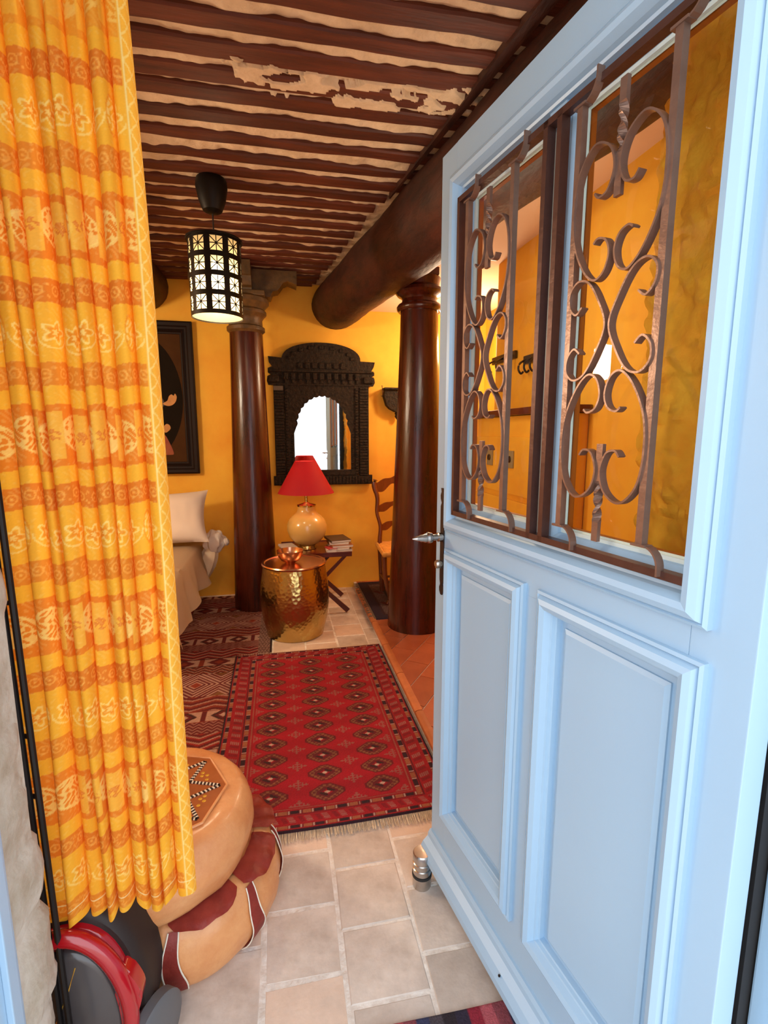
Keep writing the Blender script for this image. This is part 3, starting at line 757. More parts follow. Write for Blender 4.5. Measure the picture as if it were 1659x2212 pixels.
# kilim
KW, KH = 1.84, 2.68
def zig(u, p): return np.abs(((u / p) % 1) * 2 - 1)
def paint_kilim(U, V):
    dk, ru, cr, br, ol = lin(96, 14, 16), lin(134, 44, 20), lin(184, 142, 122), lin(60, 16, 12), lin(120, 74, 34)
    C = np.zeros(U.shape + (3,), np.float32) + dk
    y = V % 0.95
    z12 = zig(U, 0.12)
    def band(a, b): return (y >= a) & (y < b)
    def t(a, b): return (y - a) / (b - a)
    # A: large diamonds with nested chevrons
    m = band(0.0, 0.26); tt = np.abs(t(0, .26) * 2 - 1); d = tt + zig(U, 0.26)
    C = blend(C, m & (((d * 4.5) % 1) < 0.42), cr, .9); C = blend(C, m & (d < 0.25), ru); C = blend(C, m & (d > 1.72), ol)
    # B: zigzag lines
    m = band(0.26, 0.36); q = t(.26, .36) * 2 + zig(U, 0.10) * .8
    C = blend(C, m, br, .7); C = blend(C, m & (((q * 1.5) % 1) < .28), cr, .85); C = blend(C, m & (((q * 1.5) % 1) > .62), ru, .9)
    # C: cream with dark diamonds and posts
    m = band(0.36, 0.47); tt = np.abs(t(.36, .47) * 2 - 1); C = blend(C, m, cr, .95)
    d = tt + zig(U + .05, 0.21) * 1.5; C = blend(C, m & (d < 1.0), dk); C = blend(C, m & (d < .45), ru); C = blend(C, m & (zig(U + .05, .21) > .86), ru)
    C = blend(C, m & (tt > .86), br)
    # D
    m = band(0.47, 0.60); q = t(.47, .60) * 3 + zig(U, 0.17) * 1.0
    C = blend(C, m & (((q) % 1) < .25), cr, .75); C = blend(C, m & ((q % 1) > .7), lin(150, 26, 18), .9)
    # E: small combs
    m = band(0.60, 0.70); q = t(.60, .70) * 4 + zig(U, 0.045) * .9
    C = blend(C, m & ((q % 1) < .5), lin(160, 108, 92), .8)
    m = band(0.70, 0.80); tt = np.abs(t(.70, .80) * 2 - 1); C = blend(C, m, cr, .9)
    d = tt + zig(U, 0.19) * 1.7; C = blend(C, m & (d < 1.15) & (d > .8), br); C = blend(C, m & (d < .8), dk); C = blend(C, m & (d < .4), cr); C = blend(C, m & (zig(U, .19) > .88), dk); C = blend(C, m & (tt > .9), ru)
    m = band(0.80, 0.95); q = t(.80, .95) * 3 + zig(U, 0.24) * .9
    C = blend(C, m & ((q % 1) < .22), cr, .7); C = blend(C, m & ((q % 1) > .66), ru, .9)
    # side border
    ex = np.minimum(U, KW - U); m = (ex < .09) & (ex > .015); q = np.abs(ex - .05) / .04 + zig(V, 0.07)
    C = blend(C, m, br, .85); C = blend(C, m & (((q * 2) % 1) < .45), lin(170, 130, 112), .8); C = blend(C, ex < .015, lin(40, 12, 16), 1)
    return np.clip(C * (rs.rand(*U.shape) * .3 + .85)[..., None], 0, 1)
kil = rug_grid('kilim', -0.095 - KW, -0.095, 1.69, 1.69 + KH, 0.0, 0.005, paint_kilim, 'rust and cream flat-woven rug with zigzag bands, partly under the crimson rug', 'rug', M['attr_rug'], 0.005, 0.0)
# dark rug under the chair
def paint_dark(U, V):
    C = np.zeros(U.shape + (3,), np.float32) + lin(42, 14, 26)
    w, h = U.max(), V.max(); e = np.minimum(np.minimum(U, w - U), np.minimum(V, h - V))
    C = blend(C, e < .07, lin(34, 18, 40)); b = (e > .09) & (e < .18); C = blend(C, b, lin(92, 74, 74))
    q = (np.abs(e - .135) / .045 + zig(U + V, .06)); C = blend(C, b & (((q * 3) % 1) < .5), lin(40, 20, 30), .9)
    q = np.abs(e - .135) / .045 + zig(U + V, .30) * 4; C = blend(C, b & (q < 1.1), lin(70, 14, 22), 1)
    C = blend(C, (e > .18) & (e < .2), lin(20, 12, 22)); C = blend(C, e > .2, lin(64, 12, 20))
    return np.clip(C * (rs.rand(*U.shape) * .3 + .85)[..., None], 0, 1)
dr = rug_grid('rug', 0.650, 1.55, 3.43, 4.36, 0.051, 0.006, paint_dark, 'dark purple rug with a grey patterned border under the ladder-back chair', 'rug', M['attr_rug'], 0.006, 0.0)
bm = bmesh.new(); r = random.Random(4); y = 3.45
while y < 4.34:
    l = r.uniform(.02, .045); a = [bm.verts.new(c) for c in ((0.652, y, .055), (0.652, y + .006, .055), (0.652 - l, y + .008, .053), (0.652 - l, y + .002, .053))]
    b = [bm.verts.new((v.co.x, v.co.y, v.co.z - .002)) for v in a]; bm.faces.new(a); bm.faces.new(b[::-1])
    for i in range(4): bm.faces.new((a[i], b[i], b[(i + 1) % 4], a[(i + 1) % 4]))
    y += .008
fo = obj('fringe', bm, M['fringe_d'], dr); fo['kind'] = 'stuff'
# striped mat at the threshold
def paint_mat(U, V):
    C = np.zeros(U.shape + (3,), np.float32) + lin(120, 40, 52)
    pal = [lin(132, 62, 70), lin(40, 28, 34), lin(176, 84, 92), lin(70, 60, 66), lin(140, 30, 48), lin(52, 54, 84), lin(44, 34, 52)]
    k = np.floor(U / 0.032).astype(int)
    for i, p in enumerate(pal): C = blend(C, (k * 5 % 7) == i, p)
    return np.clip(C * (rs.rand(*U.shape) * .3 + .85)[..., None], 0, 1)
rug_grid('doormat', 0.02, 0.56, 0.52, 0.968, 0.0, 0.004, paint_mat, 'striped dark red and black mat on the paving at the threshold', 'mat', M['attr_rug'], 0.008, 0.004)

# ================================================================== THE CURTAIN
def curtain():
    zt, zb = 2.42, 0.408
    xr = -0.212
    valleys = [-0.70, -0.60, -0.545, -0.452, -0.421, -0.391, -0.360, -0.332, -0.303, -0.276, -0.246, xr]
    amps = [0.020, 0.024, 0.012, 0.034, 0.040, 0.044, 0.040, 0.044, 0.040, 0.046, 0.034]
    per = 0.0021
    px, py, pk = [], [], []
    for i in range(len(valleys) - 1):
        a, b = valleys[i], valleys[i + 1]; n = 60
        for j in range(n):
            t = j / n
            px.append(a + (b - a) * t + 0.25 * (b - a) * math.sin(2 * PI * t) * -0.35); py.append(-amps[i] * math.sin(PI * t) ** 0.55); pk.append(i + t)
    px, py, pk = np.array(px), np.array(py), np.array(pk)
    s = np.concatenate([[0], np.cumsum(np.hypot(np.diff(px), np.diff(py)))])
    ns = int(s[-1] / per); S = np.linspace(0, s[-1], ns)
    bx_, by_, bk = np.interp(S, s, px), np.interp(S, s, py), np.interp(S, s, pk)
    nz = int((zt - zb) / per); Zl = np.linspace(zb, zt, nz)
    SS, ZZ = np.meshgrid(S, Zl)
    hz = (ZZ - zb) / (zt - zb)
    sway = 0.003 * np.sin(bk[None, :] * 1.7 + hz * 4.0) + 0.0015 * np.sin(bk[None, :] * 2.9 - hz * 7)
    am = 1 + 0.22 * np.sin(bk[None, :] * 2.3 + hz * 5.5) - 0.25 * (hz > .0) * hz
    X = bx_[None, :] + sway * 1.0 - 0.020 * hz * (bx_[None, :] - xr) / 0.3 * -1 - 0.022 * hz
    X = X + 0.006 * np.sin(hz * 3.0)
    Y = 1.035 + by_[None, :] * am + 0.002 * np.sin(hz * 19 + bk[None, :] * 1.3)
    Y = np.where(bk[None, :] < 4, Y - 0.02 * (1 - hz), Y)
    # the hem hangs a little unevenly from fold to fold
    hem = 0.010 * np.sin(bk * 2.1) + 0.006 * np.sin(bk * 5.3 + 1)
    Zp = ZZ + hem[None, :] * (1 - hz) ** 6
    # ---- jacquard pattern painted in cloth coordinates
    yel, org, pal, deep = lin(250, 186, 44), lin(238, 138, 26), lin(255, 222, 120), lin(226, 108, 18)
    C = np.zeros(SS.shape + (3,), np.float32) + yel
    per_z = 0.352
    q = ((ZZ - 1.326 + 0.0155 + 0.006 * np.sin(SS * 31) + 0.008 * (S[-1] - SS)) % per_z)
    def inb(a, b): return (q >= a) & (q < b)
    # going up: yellow thin, orange ring, (below 1.326) ...
    C = blend(C, inb(0.031, 0.140), org)               # paisley band
    C = blend(C, inb(0.172, 0.212), deep, .62)         # ring band
    C = blend(C, inb(0.312, 0.352), deep, .75)
    def ringband(c):
        u = ((SS / 0.030) % 1 - .5) * 0.030; v = q - c
        rr = np.hypot(u, v); return ((rr > .0065) & (rr < .0095)) | ((np.abs(u) > .012) & (np.abs(np.abs(v) - (np.abs(u) - .009) * 2.0) < .002)) | ((rr < .0022))
    for c in (0.192, 0.332):
        C = blend(C, ringband(c) & (np.abs(q - c) < .018), lin(250, 178, 70), .75)
    nzv = np.sin(SS * 310 + 2.4 * np.sin(ZZ * 180)) * np.sin(ZZ * 270 + 2.1 * np.sin(SS * 150))
    # paisleys in the orange band
    u = ((SS / 0.105) % 1 - .5) * 0.105; v = q - 0.086
    pe = np.hypot((u + v * .5) / 0.040, (v - .2 * u) / 0.034)
    C = blend(C, inb(.031, .14) & (pe < 1) & (nzv > -.12), pal, .72)
    C = blend(C, inb(.031, .14) & (np.abs(pe - 1) < .07), pal, .7)
    u2 = (((SS + .052) / 0.105) % 1 - .5) * 0.105; ca = inb(.036, .135) & (np.maximum(np.abs(u2) / .017, np.abs(v) / .042) < 1)
    C = blend(C, ca, lin(252, 196, 66), .8); C = blend(C, ca & (np.hypot(u2, v) < .012) & (nzv > 0), deep, .7)
    # flowers in the yellow band
    v = q - 0.262; fl = inb(.215, .31)
    u = ((SS / 0.088 + .3) % 1 - .5) * 0.088; a = np.arctan2(v, u); rr = np.hypot(u, v)
    pet = 0.015 * (1 + .32 * np.cos(5 * a))
    C = blend(C, fl & (np.abs(rr - pet) < .0024), pal, .95); C = blend(C, fl & (rr < pet * .72), org, .6); C = blend(C, fl & (rr < pet * .3), pal, .8)
    C = blend(C, fl & (np.abs(rr - .027) < .0016) & (v < 0), pal, .8)
    u = ((SS / 0.088 + .8) % 1 - .5) * 0.088; C = blend(C, fl & (np.hypot(u / .012, v / .026) < 1) & (nzv > .05), pal, .9)
    C = blend(C, fl & (np.abs(np.hypot(u / .014, v / .030) - 1) < .09), org, .55)
    # tone on tone shimmer
    C = blend(C, (nzv > .55), pal, .18)
    # plainer, floral upper part
    top = ZZ > 1.98
    C = blend(C, top & (((q > .031) & (q < .14))), yel, .45)
    # right-hand border with a zigzag
    e = (S[-1] - SS); bd = e < 0.034
    C = blend(C, bd, lin(250, 190, 60)); zg = np.abs(((ZZ / .036) % 1) * 2 - 1) * .016
    d = np.abs(np.abs(e - .017) - zg * .9)
    C = blend(C, bd & (d < .0018), lin(255, 228, 130), .75); C = blend(C, bd & (np.abs(e - .032) < .0012), lin(255, 236, 150), .9)
    # stitched hem line
    C = blend(C, np.abs(ZZ - zb - .036) < .0014, lin(255, 240, 170), .9)
    C = C * (0.97 + 0.05 * rs.rand(*SS.shape))[..., None]
    o = grid_obj('curtain', X, Y, Zp, np.clip(C, 0, 1), M['attr_cloth'])
    tag(o, 'tall yellow and orange patterned curtain hanging in folds beside the doorway', 'curtain')
    return o
curtain()
rod = thing('curtain_rod', 'thin black rod carrying the yellow and orange curtain above the doorway', 'curtain rod', (0, 0, 0))
bm = bmesh.new(); tube(bm, [(-0.80, 1.03, 2.44), (-0.10, 1.03, 2.44)], 0.010, 12); obj('pole', bm, M['black'], rod, True)
for x in (-0.76, -0.14):
    bm = bmesh.new(); tube(bm, [(x, 0.90, 2.44), (x, 1.03, 2.44)], 0.006, 8); bx(bm, x - .015, x + .015, 0.899, 0.905, 2.41, 2.47); obj('holder', bm, M['black'], rod)

# ================================================================== BLACK IRON RACK IN FRONT OF THE CURTAIN
rk = thing('iron_rack', 'slender black iron rack of upright rods standing against the rough stone jamb', 'rack', (-0.49, 0.955, 0))
def P_(px, py, Y=0.965): return at_y(px, py, Y) - Vector((-0.49, 0.955, 0))
a, b = P_(0, 1100), P_(150, 2212)
d = (b - a) / (b.z - a.z)
def along(p, d, z): return p + d * (z - p.z)
bm = bmesh.new(); tube(bm, [along(a, d, 0.004), along(a, d, 1.9)], 0.0060, 8); obj('upright', bm, M['black'], rk, True)
a2, b2 = P_(25, 1590), P_(131, 2212); d2 = (b2 - a2) / (b2.z - a2.z); d2 = Vector((d.x * 1.0, 0, 1))
bm = bmesh.new(); tube(bm, [along(b2, d2, 0.004), along(b2, d2, 1.9)], 0.0060, 8); obj('upright', bm, M['black'], rk, True)
a3 = P_(112, 2212); bm = bmesh.new()
tube(bm, [along(a3, d2, 0.004) + Vector((0, .02, 0)), along(a3, d2, 1.9) + Vector((-.012, .02, 0))], 0.0095, 8); obj('upright', bm, M['black'], rk, True)
for pyy in (1590, 1722, 1300, 1000, 2050):
    q = at_y(75, pyy, 0.965).z
    bm = bmesh.new(); tube(bm, [along(a3, d2, q) + Vector((0, .01, 0)), along(a, d, q)], 0.0045, 8); obj('crosspiece', bm, M['black'], rk, True)

# ================================================================== RED VACUUM CLEANER (upright canister)
vc = thing('vacuum_cleaner', 'red canister vacuum cleaner with smoked grey cover standing on end beside the leather poufs', 'vacuum cleaner', (-0.43, 1.02, 0))
def ell(bm, cx, cz, rx, rz, y0, y1, bev=0.012, seg=40, p=2.3, tilt=0.0):
    rings = []
    for (y, k) in ((y0 + bev, 1.0), (y0 + bev * .3, 0.965), (y0, 0.90)):
        ring = []
        for i in range(seg):
            t = 2 * PI * i / seg; c_, s_ = math.cos(t), math.sin(t)
            x = rx * k * math.copysign(abs(c_) ** (2 / p), c_); z = rz * k * math.copysign(abs(s_) ** (2 / p), s_)
            ring.append(bm.verts.new((cx + x * math.cos(tilt) - z * math.sin(tilt), y, cz + x * math.sin(tilt) + z * math.cos(tilt))))
        rings.append(ring)
    back = [bm.verts.new((v.co.x, y1, v.co.z)) for v in rings[0]]
    rings.insert(0, back)
    for a, b in zip(rings, rings[1:]):
        for i in range(seg): bm.faces.new((a[i], a[(i + 1) % seg], b[(i + 1) % seg], b[i]))
    bm.faces.new(rings[0][::-1]); bm.faces.new(rings[-1])
vc.scale = (1, 1, 1.0)
bm = bmesh.new(); ell(bm, -0.005, 0.215, 0.112, 0.212, -0.015, 0.10, 0.03, tilt=0.16); obj('bumper', bm, M['vac_black'], vc, True)
# red ring
def ringpts(rx, rz, n=48, cx=-0.020, cz=0.207, tilt=0.12):
    out = []
    for i in range(n):
        t = 2 * PI * i / n; x, z = rx * math.cos(t), rz * math.sin(t)
        out.append((cx + x * math.cos(tilt) - z * math.sin(tilt), -0.045, cz + x * math.sin(tilt) + z * math.cos(tilt)))
    return out
bm = bmesh.new(); tube(bm, ringpts(0.100, 0.188), 0.0165, 14, True); obj('body_rim', bm, M['vac_red'], vc, True)
bm = bmesh.new(); ell(bm, -0.020, 0.207, 0.106, 0.19, -0.035, -0.005, 0.008, tilt=0.12); obj('body', bm, M['vac_red'], vc, True)
bm = bmesh.new(); ell(bm, -0.022, 0.197, 0.085, 0.162, -0.050, -0.034, 0.012, tilt=0.12); obj('dust_cover', bm, M['vac_dark'], vc, True)['label'] = 'smoked grey dust cover'
bm = bmesh.new(); tube(bm, [(-0.058, -0.050, 0.20), (-0.028, -0.051, 0.275), (-0.012, -0.050, 0.325)], 0.0014, 6); obj('trim_line', bm, M['gold'], vc)['label'] = 'thin gold line'
bm = bmesh.new(); pts = smooth_path([(-0.055, -0.055, 0.19), (-0.028, -0.066, 0.165), (-0.008, -0.066, 0.12), (0.0, -0.058, 0.06), (-0.004, -0.05, 0.03)], 6); tube(bm, pts, 0.007, 8); obj('carry_handle', bm, M['vac_grey'], vc, True)
bm = bmesh.new()
_fp = [at_y(px_, py_, 0.985) - Vector((-0.43, 1.02, 0)) for px_, py_ in ((266, 2085), (288, 2100), (309, 2138), (299, 2180), (278, 2225), (262, 2280), (200, 2290), (228, 2225), (246, 2165), (256, 2120))]
_sp = smooth_path([Vector((p.x, 0, p.z)) for p in _fp], 4, True); prism(bm, [(p.x, p.z) for p in _sp], -0.046, -0.012)
bmesh.ops.bevel(bm, geom=[e for e in bm.edges if abs(e.verts[0].co.y + .046) < 1e-4 and abs(e.verts[1].co.y + .046) < 1e-4], offset=0.006, segments=3, affect='EDGES')
obj('body_foot', bm, M['vac_red'], vc, True)
bm = bmesh.new(); lathe(bm, [(0.02, 0), (0.070, 0.0), (0.078, 0.008), (0.078, 0.030), (0.068, 0.036), (0.02, 0.038)], 36)
o = obj('wheel', bm, M['vac_grey'], vc, True); o.rotation_euler = (R(90), 0, R(62)); o.location = (0.098, -0.008, 0.082)

# ================================================================== LEATHER POUFS
def pouf_mesh(Rr, h, seed, lo=0.86, top_in=0.74, flat_top=True):
    bm = bmesh.new(); seg = 64
    prof = [(lo * .2, 0), (lo * .9, 0.0), (lo, 0.03), (.955, .16), (1.0, .38), (1.0, .55), (.965, .78), (.90, .93), (.82, .985), (top_in, 1.0), (top_in * .97, .985), (.5, .99), (.1, 1.0)]
    pr = smooth_path([Vector((a, 0, b)) for a, b in prof], 3)
    rings = []
    for j, p in enumerate(pr):
        ring = []
        for i in range(seg):
            t = 2 * PI * i / seg
            seam = 1 - 0.010 * (abs(math.cos(t * 4 + .3)) ** 14)
            nn = 1 + 0.030 * noise.noise(Vector((math.cos(t) * 2 + seed, math.sin(t) * 2, p.z * 2))) + 0.012 * noise.noise(Vector((math.cos(t) * 7, math.sin(t) * 7 + seed, p.z * 5)))
            rr = Rr * p.x * (seam * nn if p.x > top_in else 1)
            ring.append(bm.verts.new((rr * math.cos(t), rr * math.sin(t), max(0, h * p.z + 0.004 * noise.noise(Vector((math.cos(t) * 3, math.sin(t) * 3, seed))) * p.z))))
        rings.append(ring)
    for a, b in zip(rings, rings[1:]):
        for i in range(seg): bm.faces.new((a[i], a[(i + 1) % seg], b[(i + 1) % seg], b[i]))
    bm.faces.new(rings[0][::-1]); bm.faces.new(rings[-1])
    return bm, pr
def pr_radius(pr, Rr, h, z):
    best = max((p for p in pr), key=lambda p: -abs(p.z * h - z) + (0.001 * p.x)); return best.x * Rr
p1 = thing('pouf', 'lower tan leather pouf with dark red leather wedges and scalloped flaps, beneath the other pouf', 'pouf', (-0.325, 1.395, 0))
bm, pr1 = pouf_mesh(0.285, 0.205, 3); obj('cushion', bm, M['tan'], p1, True)
outp = [(lambda q: (q.x, q.z))(q) for q in pr1]
def rad_at(z):
    zs_ = [(p.z * 0.205, p.x) for p in pr1 if p.x > .73 and p.z > .01]; zs_.sort()
    return 0.285 * float(np.interp(z, [a for a, _ in zs_], [b for _, b in zs_]))
# wedges down the side, piped with pale thread
for k in range(8):
    t0 = R(-84 + 45 * k); bm = bmesh.new(); rows = []
    for j in range(15):
        z = 0.010 + 0.18 * j / 14; hw = 0.16 * (1 - 0.55 * (j / 14)) * .62; row = []
        for i in range(5):
            t = t0 + hw * (i / 2 - 1) + .02 * math.sin(j * .5); nn = 1 + 0.030 * noise.noise(Vector((math.cos(t) * 2 + 3, math.sin(t) * 2, z / .205 * 2)))
            rr = (rad_at(z) * nn + 0.006); row.append(bm.verts.new((rr * math.cos(t), rr * math.sin(t), z)))
        rows.append(row)
    for a, b in zip(rows, rows[1:]):
        for i in range(4): bm.faces.new((a[i], a[i + 1], b[i + 1], b[i]))
    g = bmesh.ops.solidify(bm, geom=bm.faces[:], thickness=0.004)
    w = obj('side_wedge', bm, M['red_leather'], p1, True)
    for s in (-1, 1):
        pts = []
        for j in range(15):
            z = 0.010 + 0.18 * j / 14; hw = 0.16 * (1 - 0.55 * (j / 14)) * .62; t = t0 + s * hw * 1.03 + .02 * math.sin(j * .5)
            nn = 1 + 0.030 * noise.noise(Vector((math.cos(t) * 2 + 3, math.sin(t) * 2, z / .205 * 2))); rr = rad_at(z) * nn + 0.0065
            pts.append((rr * math.cos(t), rr * math.sin(t), z))
        bm = bmesh.new(); tube(bm, pts, 0.0018, 5); obj('piping', bm, M['thread_w'], w)
# scalloped flaps lying over its shoulder
for k in range(8):
    t0 = R(-66 + 45 * k); bm = bmesh.new(); rows = []
    for j in range(9):
        v = j / 8; row = []
        for i in range(13):
            u = i / 6 - 1; t = t0 + u * 0.35
            reach = 0.34 + 0.30 * (1 - u * u) ** .6
            vv = v * reach
            z = 0.205 + 0.008 - 0.052 * vv ** 2.0 + 0.006 * math.sin(u * 9 + k) * v
            rr = 0.205 + 0.088 * math.sin(min(1, vv * 1.1) * PI / 2) + 0.006 * noise.noise(Vector((u * 3, v * 3, k)))
            row.append(bm.verts.new((rr * math.cos(t), rr * math.sin(t), z)))
        rows.append(row)
    for a, b in zip(rows, rows[1:]):
        for i in range(12): bm.faces.new((a[i], a[i + 1], b[i + 1], b[i]))
    bmesh.ops.solidify(bm, geom=bm.faces[:], thickness=0.003)
    obj('leather_flap', bm, M['red_leather'], p1, True)
p2 = thing('pouf', 'upper orange-tan leather pouf with a stitched star on its brown top, resting on another pouf', 'pouf', (-0.37, 1.36, 0.2165))
bm, pr2 = pouf_mesh(0.262, 0.178, 9, lo=0.90, top_in=0.70); obj('cushion', bm, M['tan'], p2, True)
tz = 0.178
bm = bmesh.new(); seg = 8; rr = 0.186
top = [(rr * math.cos(2 * PI * (i + .06) / seg), rr * math.sin(2 * PI * (i + .06) / seg)) for i in range(seg)]
prism(bm, [(x, y) for x, y in top], -0.0045, 0.002); 
for v in bm.verts: v.co = Vector((v.co.x, v.co.z, tz - v.co.y if False else tz + (0.004 if v.co.y < 0 else -0.004)))
obj('top_panel', bm, M['tan_top'], p2)['label'] = 'brown octagonal leather top'
bm = bmesh.new(); tube(bm, [(x * 1.02, y * 1.02, tz + .003) for x, y in top], 0.004, 8, True); obj('top_welt', bm, M['tan'], p2, True)
sw, sd = bmesh.new(), bmesh.new()
star = []
for k in range(8):
    a0 = R(3 + 45 * k); a1 = R(3 + 45 * k + 22.5)
    star.append((0.170 * math.cos(a0), 0.170 * math.sin(a0))); star.append((0.092 * math.cos(a1), 0.092 * math.sin(a1)))
for k in range(16):
    a, b = Vector((*star[k], 0)), Vector((*star[(k + 1) % 16], 0)); L_ = (b - a).length; d_ = (b - a) / L_; n_ = int(L_ / 0.0052)
    ang = math.atan2(d_.y, d_.x)
    for i in range(n_):
        c_ = a + d_ * ((i + .5) * L_ / n_)
        bx(sw if i % 2 else sd, -0.0021, 0.0021, -0.0048, 0.0048, 0, 0.0028, Matrix.Translation((c_.x, c_.y, tz + 0.0035)) @ Matrix.Rotation(ang + .25, 4, 'Z'))
obj('stitching', sw, M['thread_w'], p2)['label'] = 'white star stitching'; obj('stitching', sd, M['thread_d'], p2)['label'] = 'dark star stitching'
bm = bmesh.new(); r = random.Random(2)
for k in range(8):
    a0 = R(3 + 45 * k - 22.5); n0_ = Vector((math.cos(a0), math.sin(a0), 0))
    for (dr_, dt_) in ((0.135, -.018), (0.142, 0.0), (0.135, .018), (0.128, 0.006)):
        c_ = n0_ * dr_ + Vector((-n0_.y, n0_.x, 0)) * dt_
        lathe(bm, [(0.004, 0), (0.0055, .0006), (0.003, .001)], 8, c_.x, c_.y, tz + 0.0036)
_g = obj('gold_stamp', bm, M['gold'], p2); _g['label'] = 'gold stamped flowers'; _g['kind'] = 'stuff'

# ================================================================== DOOR STOP
ds = thing('door_stop', 'small brushed steel cylindrical door stop with a black rubber ring on the paving', 'door stop', (0.393, 1.318, 0))
bm = bmesh.new(); lathe(bm, [(0.028, 0.0), (0.029, 0.004), (0.029, 0.036), (0.024, 0.038)], 32); obj('base', bm, M['steel'], ds, True)
bm = bmesh.new(); lathe(bm, [(0.024, 0.036), (0.031, 0.038), (0.031, 0.046), (0.024, 0.048)], 32); obj('rubber_ring', bm, M['rubber'], ds, True)
bm = bmesh.new(); lathe(bm, [(0.024, 0.046), (0.029, 0.048), (0.029, 0.064), (0.0265, 0.066), (0.0265, 0.070), (0.029, 0.072), (0.029, 0.084), (0.0265, 0.086), (0.0265, 0.089), (0.029, 0.091), (0.029, 0.113), (0.026, 0.117), (0.002, 0.118)], 32); obj('cap', bm, M['steel'], ds, True)

# ================================================================== PENDANT LANTERN
PX, PY = -0.283, 2.72
pt = thing('pendant_lantern', 'black pierced metal cylinder lantern hanging lit from the joists', 'pendant light', (PX, PY, 0))
bm = bmesh.new(); lathe(bm, [(0.068, 2.598), (0.072, 2.585), (0.074, 2.56), (0.062, 2.50), (0.045, 2.458), (0.025, 2.448), (0.002, 2.446)][::-1], 32); obj('ceiling_rose', bm, M['lantern_black'], pt, True)
bm = bmesh.new(); tube(bm, [(0, 0, 2.45), (0, 0, 2.305)], 0.0035, 8); obj('cord', bm, M['rubber'], pt)
ZT, ZB, RL = 2.325, 1.968, 0.122
# pierced shell: grid of windows, each with eight spokes
bm = bmesh.new(); NW = 9; rows_ = 4; dz = (ZT - ZB - .012) / rows_
def strip(t0, z0, t1, z1, w, off=0.0):
    """thin strap on the cylinder from (angle,z) to (angle,z)"""
    n = 4; prev = None
    dt, dzz = (t1 - t0) * RL, z1 - z0; L_ = math.hypot(dt, dzz); nx2, nz2 = -dzz / L_ * w / 2, dt / L_ * w / 2
    for i in range(n + 1):
        t = t0 + (t1 - t0) * i / n; z = z0 + (z1 - z0) * i / n
        row = []
        for s in (1, -1):
            for r2 in (RL + off, RL + off + 0.0016):
                tt = t + s * nx2 / RL; row.append(bm.verts.new((r2 * math.cos(tt), r2 * math.sin(tt), z + s * nz2)))
        if prev:
            for a_, b_ in ((0, 1), (1, 3), (3, 2), (2, 0)): bm.faces.new((prev[a_], prev[b_], row[b_], row[a_]))
        prev = row
for k in range(rows_ + 1):
    z = ZB + .006 + dz * k; w_ = 0.024 if 0 < k < rows_ else 0.020
    for j in range(24): strip(2 * PI * j / 24, z, 2 * PI * (j + 1) / 24 + .002, z, w_)
for j in range(NW):
    t = 2 * PI * (j + 0.5) / NW; strip(t, ZB + .006, t, ZT - .006, 0.028)
    tc_ = 2 * PI * j / NW
    for k in range(rows_):
        zc = ZB + .006 + dz * (k + .5)
        hw_, hh = PI / NW, dz / 2
        for (a_, b_) in ((1, 0), (-1, 0), (0, 1), (0, -1), (1, 1), (-1, 1), (1, -1), (-1, -1)):
            strip(tc_ + a_ * .012, zc + b_ * .0015, tc_ + a_ * hw_ * .92, zc + b_ * hh * .92, 0.0042, 0.0004)
        strip(tc_ - .045, zc, tc_ + .045, zc, 0.012, 0.0006)
obj('pierced_shell', bm, M['lantern_black'], pt)
bm = bmesh.new(); lathe(bm, [(0.119, ZT - .004), (0.133, ZT - .006), (0.133, ZT + .002), (0.10, ZT + .006), (0.02, ZT + .010)], 36, cap=False); obj('top_cap', bm, M['lantern_black'], pt, True)
bm = bmesh.new(); lathe(bm, [(0.1185, ZB + .002), (0.1185, ZT - .006)], 48, cap=False); obj('liner', bm, M['liner'], pt, True)['label'] = 'pale frosted liner glowing from inside'
bm = bmesh.new(); lathe(bm, [(0.004, 2.10), (0.020, 2.11), (0.030, 2.135), (0.030, 2.155), (0.020, 2.185), (0.013, 2.21), (0.013, 2.23)], 24); obj('bulb', bm, M['bulb'], pt, True)
bm = bmesh.new(); lathe(bm, [(0.016, 2.23), (0.018, 2.24), (0.016, 2.29), (0.006, 2.31)], 20); obj('socket', bm, M['black'], pt, True)

# ================================================================== BACK WALL: PAINTING, CARVED MIRROR, BRACKET SHELF
pa = thing('framed_painting', 'dark framed oval portrait painting on the yellow wall, half hidden behind the curtain', 'painting', (-1.08, WY - 0.012, 1.68))
prf = [(0.0, 0.0), (0.0, -0.035), (0.012, -0.045), (0.035, -0.042), (0.045, -0.030), (0.060, -0.028), (0.075, -0.034), (0.085, -0.020), (0.095, -0.018), (0.10, -0.008)]
bm = bmesh.new(); mitred(bm, -0.42, 0.42, -0.61, 0.595, prf); obj('frame', bm, mat('ebony_frame', srgb(26, 12, 8), 0.6, var=.5, scale=6, spec=0.2), pa)
box('canvas', (-0.33, -0.012, -0.52), (0.33, -0.006, 0.505), mat('painted_spandrel', srgb(70, 44, 20), 0.8, spec=0.1, var=.6, scale=9, col2=srgb(60, 34, 16)), pa)
bm = bmesh.new(); n = 60; c0 = [bm.verts.new((0.318 * math.cos(2 * PI * i / n), -0.0135, 0.495 * math.sin(2 * PI * i / n))) for i in range(n)]; bm.faces.new(c0)
obj('oval_ground', bm, M['painting_bg'], pa)
def blob(name, pts, y, m):
    bm = bmesh.new(); P3 = smooth_path([Vector((a, 0, b)) for a, b in pts], 4, True)
    bm.faces.new([bm.verts.new((p.x, y, p.z)) for p in P3]); return obj(name, bm, m, pa)
skin = mat('painted_skin', srgb(190, 132, 66), 0.6, var=.5, scale=30, col2=srgb(150, 96, 44))
sash = mat('painted_sash', srgb(130, 44, 12), 0.6, var=.6, scale=20, col2=srgb(150, 84, 20))
